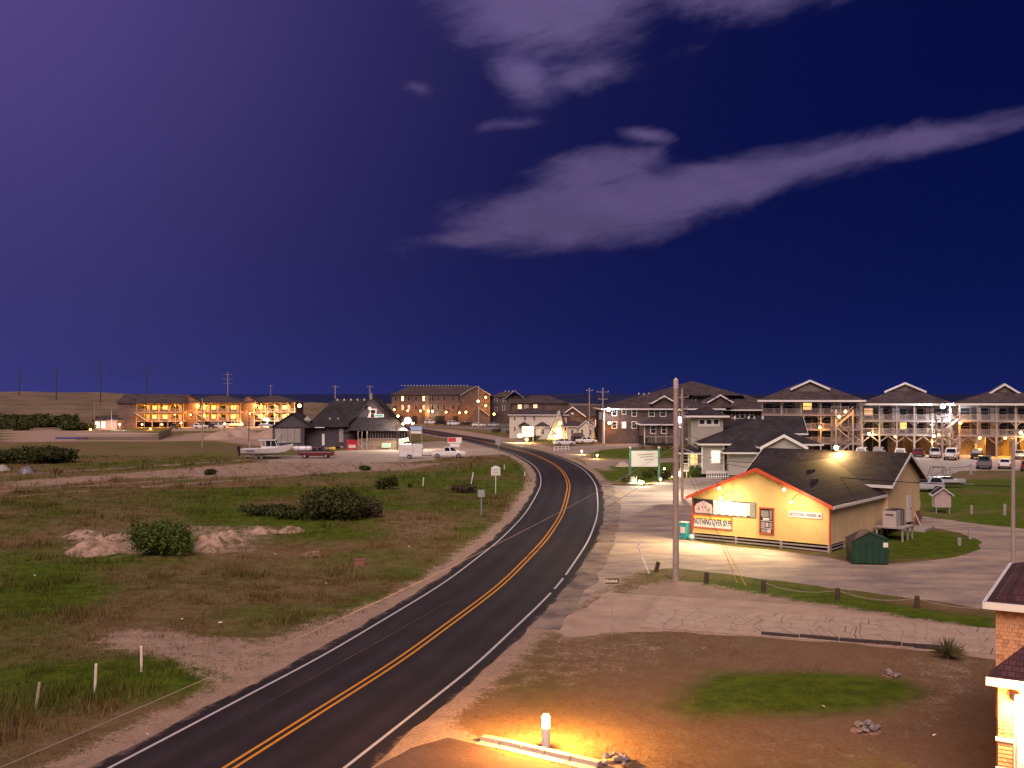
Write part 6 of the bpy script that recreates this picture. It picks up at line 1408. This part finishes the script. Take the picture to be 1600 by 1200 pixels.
# ================================================================ LAMPS
mat('lamp_metal', (.10,.10,.11), .5, .1)
AMBER, WARM, COOL, YEL = (1.0,.34,.04), (1.0,.66,.30), (.86,.95,1.0), (1.0,.40,.04)
def lamp(p, color, power, label, group=None, kind='wall', r=.16, rad=None, gs=7.0, spot=None):
    """a lamp: mount, glowing globe and its own light"""
    L_ = thing({'wall':'wall_lamp','path':'path_light','flood':'floodlight','pole':'pole_lamp','bollard':'bollard_light'}[kind], label, 'lamp', p, 0, group)
    gmat = glow('globe_%02d%02d%02d_%d' % (color[0]*10, color[1]*10, color[2]*10, gs), color, gs)
    if kind == 'path': MB().tube([(0,0,-p[2]),(0,0,-r)], .05, 6).build('post', MATS['lamp_metal'], L_); MB().tube([(0,0,r),(0,0,r+.1)], [r*1.3,.03], 8).build('cap', MATS['lamp_metal'], L_)
    elif kind == 'bollard': MB().tube([(0,0,-p[2]),(0,0,-.16)], .13, 12).build('column', MATS['sign_white'], L_); MB().tube([(0,0,.16),(0,0,.24)], [.15,.08], 12).build('cap', MATS['sign_white'], L_)
    else: MB().box(-r*.7, r*.7, r*.6, r*.6+.25, -r*.5, r).build('mount', MATS['lamp_metal'], L_)
    if kind == 'bollard': MB().tube([(0,0,-.16),(0,0,.16)], .12, 12).build('globe', gmat, L_)
    else: MB().ball((0,0,0), r, 10, 8).build('globe', gmat, L_, True)
    ld_ = bpy.data.lights.new('lamp_light', 'SPOT' if spot else 'POINT'); ld_.energy = power*3.0; ld_.color = color; ld_.shadow_soft_size = rad or .12
    lo = bpy.data.objects.new('lamp_light', ld_); COL.objects.link(lo); lo.parent = L_; lo.location = (0, -r-(rad or .12)-.03, -.05)
    if kind == 'bollard': lo.location = (0, 0, .42)
    if kind == 'path': lo.location = (0, -r-.16, .0)
    if spot:
        ld_.spot_size = math.radians(spot[1]); ld_.spot_blend = .8; lo.rotation_euler = Vector(spot[0]).to_track_quat('-Z', 'Y').to_euler(); lo.location = Vector(spot[0]).normalized()*(r+.2)
    return L_
S_ = 1.0
LP_ = 3.0
for i, (u, v, dY) in enumerate(((222,663,-1.4),(253,663,-1.4),(283,661,-1.4),(351,662,1.4),(377,661,3.0))): lamp(P(u, v, Ym_+dY-.4), AMBER, 190*S_, 'amber lamp at parking level under the motel decks', 'motel parking lamps', r=.30)
for i, (u, v, dY) in enumerate(((310,634,2.6),(400,633.5,5.6))): lamp(P(u, v, Ym_+dY), AMBER, 300*S_, 'amber lamp high on a motel gable end', 'motel gable lamps', r=.34)
for (u, v, dY) in ((298,648,2.0),(390,646,5.0)): lamp(P(u, v, Ym_+dY), AMBER, 160*S_, 'amber lamp at the motel stairs', 'motel stair lamps', r=.24)
lamp(P(468,634,Ym_+5), (1.0,.62,.28), 700*S_, 'large orange-white flood lamp on the end of the motel', kind='flood', r=.6)
lamp(P(418,656,Ym_+5), (1.0,.84,.45), 500*S_, 'pale yellow flood lamp low on the last motel block', kind='flood', r=.55)
# corridor lamps on the motel decks
for (u0, u1, yo) in ((184,287,0),(287,377,3),(377,462,6)):
    e = (6.0 if yo == 0 else 4.2)/km+u0
    for z in (2.0, 5.0):
        for t in (.18, .5, .82):
            p = frame_at(e+(u1-e)*t, Ym_+yo+1.6); p.z = z+2.15; lamp(p, YEL, 60*S_, 'small yellow corridor lamp on the %s deck of the %s' % ('lower' if z < 3 else 'upper', {0:'motel block nearest the pool hut',3:'middle motel block',6:'motel block beside the restaurant'}[yo]), 'corridor lamps, %s %d' % ('lower' if z < 3 else 'upper', yo), r=.10, rad=.08)
for (u, v, c, pw, lb) in ((126,674,(.95,1.0,.8),260,'white lamp at the end of the pool fence'),(142,671,AMBER,200,'amber lamp beside the pool hut'),(187,663,COOL,200,'white lamp on the pool hut corner'),(235,670,AMBER,220,'amber lamp above the pool fence'),(248,674,AMBER,120,'small amber lamp at the corner of the pool fence')): lamp(P(u, v, 309), c, pw*S_, lb, kind='path', r=.26)
lamp(P(637,657,Yr-3), (1.0,.97,.90), 900*S_, 'big white flood lamp above the restaurant corner', kind='flood', r=.62); lamp(P(630,662,Yr-3.2), WARM, 120, 'small warm lamp below the restaurant flood, porch side', kind='flood', r=.22); lamp(P(645,661.5,Yr-3.2), WARM, 120, 'small warm lamp below the restaurant flood, road side', kind='flood', r=.22)
lamp(P(622,650,Yr-1), WARM, 80, 'small white lamp on top of the dark lamp pole', kind='pole', r=.2)
for (u, v, c) in ((616,640,AMBER),(637,642,AMBER),(657,642,AMBER),(669,642,YEL),(676,643,(1,.9,.6)),(697,644,AMBER),(718,645,AMBER)): lamp(P(u, v, Yh-.9), c, 75*S_, 'amber wall lamp above a hotel ground-floor door', 'hotel door lamps', r=.36)
for (u, v, c, lb) in ((728,644,AMBER,'amber lamp low on the hotel gable block'),(759,621,YEL,'yellow lamp near the top of the hotel gable'),(759,634,YEL,'yellow lamp half way up the hotel gable'),(772,647,YEL,'yellow lamp on the hotel wing corner')): lamp(P(u, v, Yh-3.9), c, 90*S_, lb, r=.40)
lamp(P(747,627,329.5), (1.0,.7,.35), 160*S_, 'warm lamp on the tall pole before the hotel', kind='pole', r=.36)
lamp(P(812,681,230), (1.0,.85,.5), 420*S_, 'bright floodlight at the foot of the lit yellow sign', kind='flood', r=.42); lamp(P(823,687,228), YEL, 260*S_, 'amber floodlight on the ground before the lit yellow sign', kind='flood', r=.32)
lamp(P(866,681,244.8), WARM, 120, 'warm lamp in the A-frame doorway', r=.2)
lamp(P(951,640,Yb-1), COOL, 110*S_, 'cold white flood lamp at the lodge roof corner', kind='flood', r=.42); lamp(P(952,661,Yb-1), AMBER, 90*S_, 'amber lamp by the lodge stairs', r=.34); lamp(P(926,672,258), AMBER, 200, 'amber lamp under the dark house deck', r=.2)
for (u, v, lb) in ((909,706,'warm path light nearest the road bend'),(933,713,'warm path light by the inn lawn corner')): 
    p = G(u, v+4); p.z = .6; lamp(p, (1.0,.72,.30), 90*S_, lb, kind='path', r=.16)
for (u, v, lb, c) in ((1004,757,'path light at the front edge of the inn lawn',(1.0,.72,.30)),(1032,752,'path light beside the right inn sign post',(1.0,.75,.35)),(1038,735,'path light on the inn walk behind the sign',(1.0,.75,.35)),(1053,743,'path light next to the slim pole',(1.0,.75,.35))):
    p = G(u, v+3); p.z = .5; lamp(p, c, 55*S_, lb, kind='path', r=.13)
p = G(990, 753.5); p.z = .35; lamp(p, (.92,1.0,.9), 260*S_, 'white spotlight aimed up at the inn sign', kind='flood', r=.16); p = G(1000, 755); p.z = .25; lamp(p, (.8,1.0,.35), 60, 'greenish spotlight low in the inn sign bed', kind='flood', r=.12)
lamp(P(1062,656,111.6), (1.0,.90,.70), 1300*S_, 'bright white flood lamp on the slim utility pole', kind='pole', r=.34)
lamp(P(1160,718,135.4), WARM, 160, 'warm wall lamp on the inn behind the shop roof', r=.16)
lamp(L2W(5.6, L1+LR/2-.6, rp_+.35), (1.0,.60,.20), 420*S_, 'amber floodlight on the ridge of the shop roof', kind='flood', r=.20)
for (u, v, Y, c, pw, lb) in ((1321,643,179.2,YEL,260,'amber lamp at the top of the first stair tower'),(1311,651,179.2,YEL,260,'amber lamp below the top of the first stair tower'),(1281,668,house_front(0,1281,-.5),YEL,260,'amber lamp on the middle deck of the three-deck house'),(1358,678,house_front(1,1358,-.5),WARM,420,'warm lamp under the deck of the middle stilt house, near the first stair tower'),(1399,682,house_front(1,1399,1.2),YEL,260,'yellow lamp under the middle stilt house deck'),(1459,681.5,house_front(1,1459,-.5),WARM,420,'warm lamp under the deck beside the second stair tower'),(1473,635,house_front(1,1473,-1.4),COOL,900,'cold white flood lamp at the eave of the middle stilt house'),(1500,661,house_front(2,1500,-.5),YEL,260,'amber lamp on the stilt house upper deck corner'),(1595,676,house_front(2,1595,-.5),WARM,420,'warm lamp under the edge of the glowing deck'),(1530,684,house_front(2,1530,4.5),YEL,2200,'amber lamp glowing under the stilt house deck'),(1570,684,house_front(2,1570,4.5),YEL,1800,'second amber lamp glowing under the stilt house deck')):
    lamp(P(u, v, Y), c, pw*(.8 if c == COOL else .20)*S_, lb, kind='flood' if c == COOL else 'wall', r=.40 if c == COOL else .26)
nl = P(1593, 1094, 26.9); lamp(nl, (1.0,.58,.22), 130*S_, 'very bright warm wall lamp on the shingled building', r=.12, gs=60.0)
bl = G(853, 1168); bl.z = .78; lamp(bl, (1.0,.42,.08), 640*S_, 'glowing white bollard light beside the curved kerb', kind='bollard', gs=40.0)
# shop floodlights under the front gable, aimed out over the lot
for (x, z, lb) in ((2.6, 4.05, 'small floodlight under the shop gable above the banner'), (7.6, 4.25, 'small floodlight under the shop gable near the parking sign')):
    q = L2W(x, -.75, z); d = Matrix.Rotation(rz_, 3, 'Z')@Vector((-.55, -1, -.5)); lamp(q, (1.0,.76,.42), 800*S_, lb, kind='flood', r=.11, spot=(d, 150))
for (x, z, pw, lb) in ((3.3, 3.45, 36, 'gooseneck lamp over the shop banner'), (8.6, 3.55, 30, 'added gooseneck lamp washing the shop wall over the parking sign')):  # long arms wash the wall; the lamp over the parking sign is added
    q = L2W(x, -1.9, z); d = Matrix.Rotation(rz_, 3, 'Z')@Vector((0, 1, -.35)); g_ = lamp(q, (1.0,.84,.50), pw*1.1, lb, kind='flood', r=.09, spot=(d, 165)); g_.rotation_euler = (0, 0, 0)
    bk = Matrix.Rotation(rz_, 3, 'Z')@Vector((0, 1.86, .35)); MB().tube([(0,0,.1), bk*.5+Vector((0,0,.25)), bk], .025, 6).build('arm', MATS['lamp_metal'], g_)
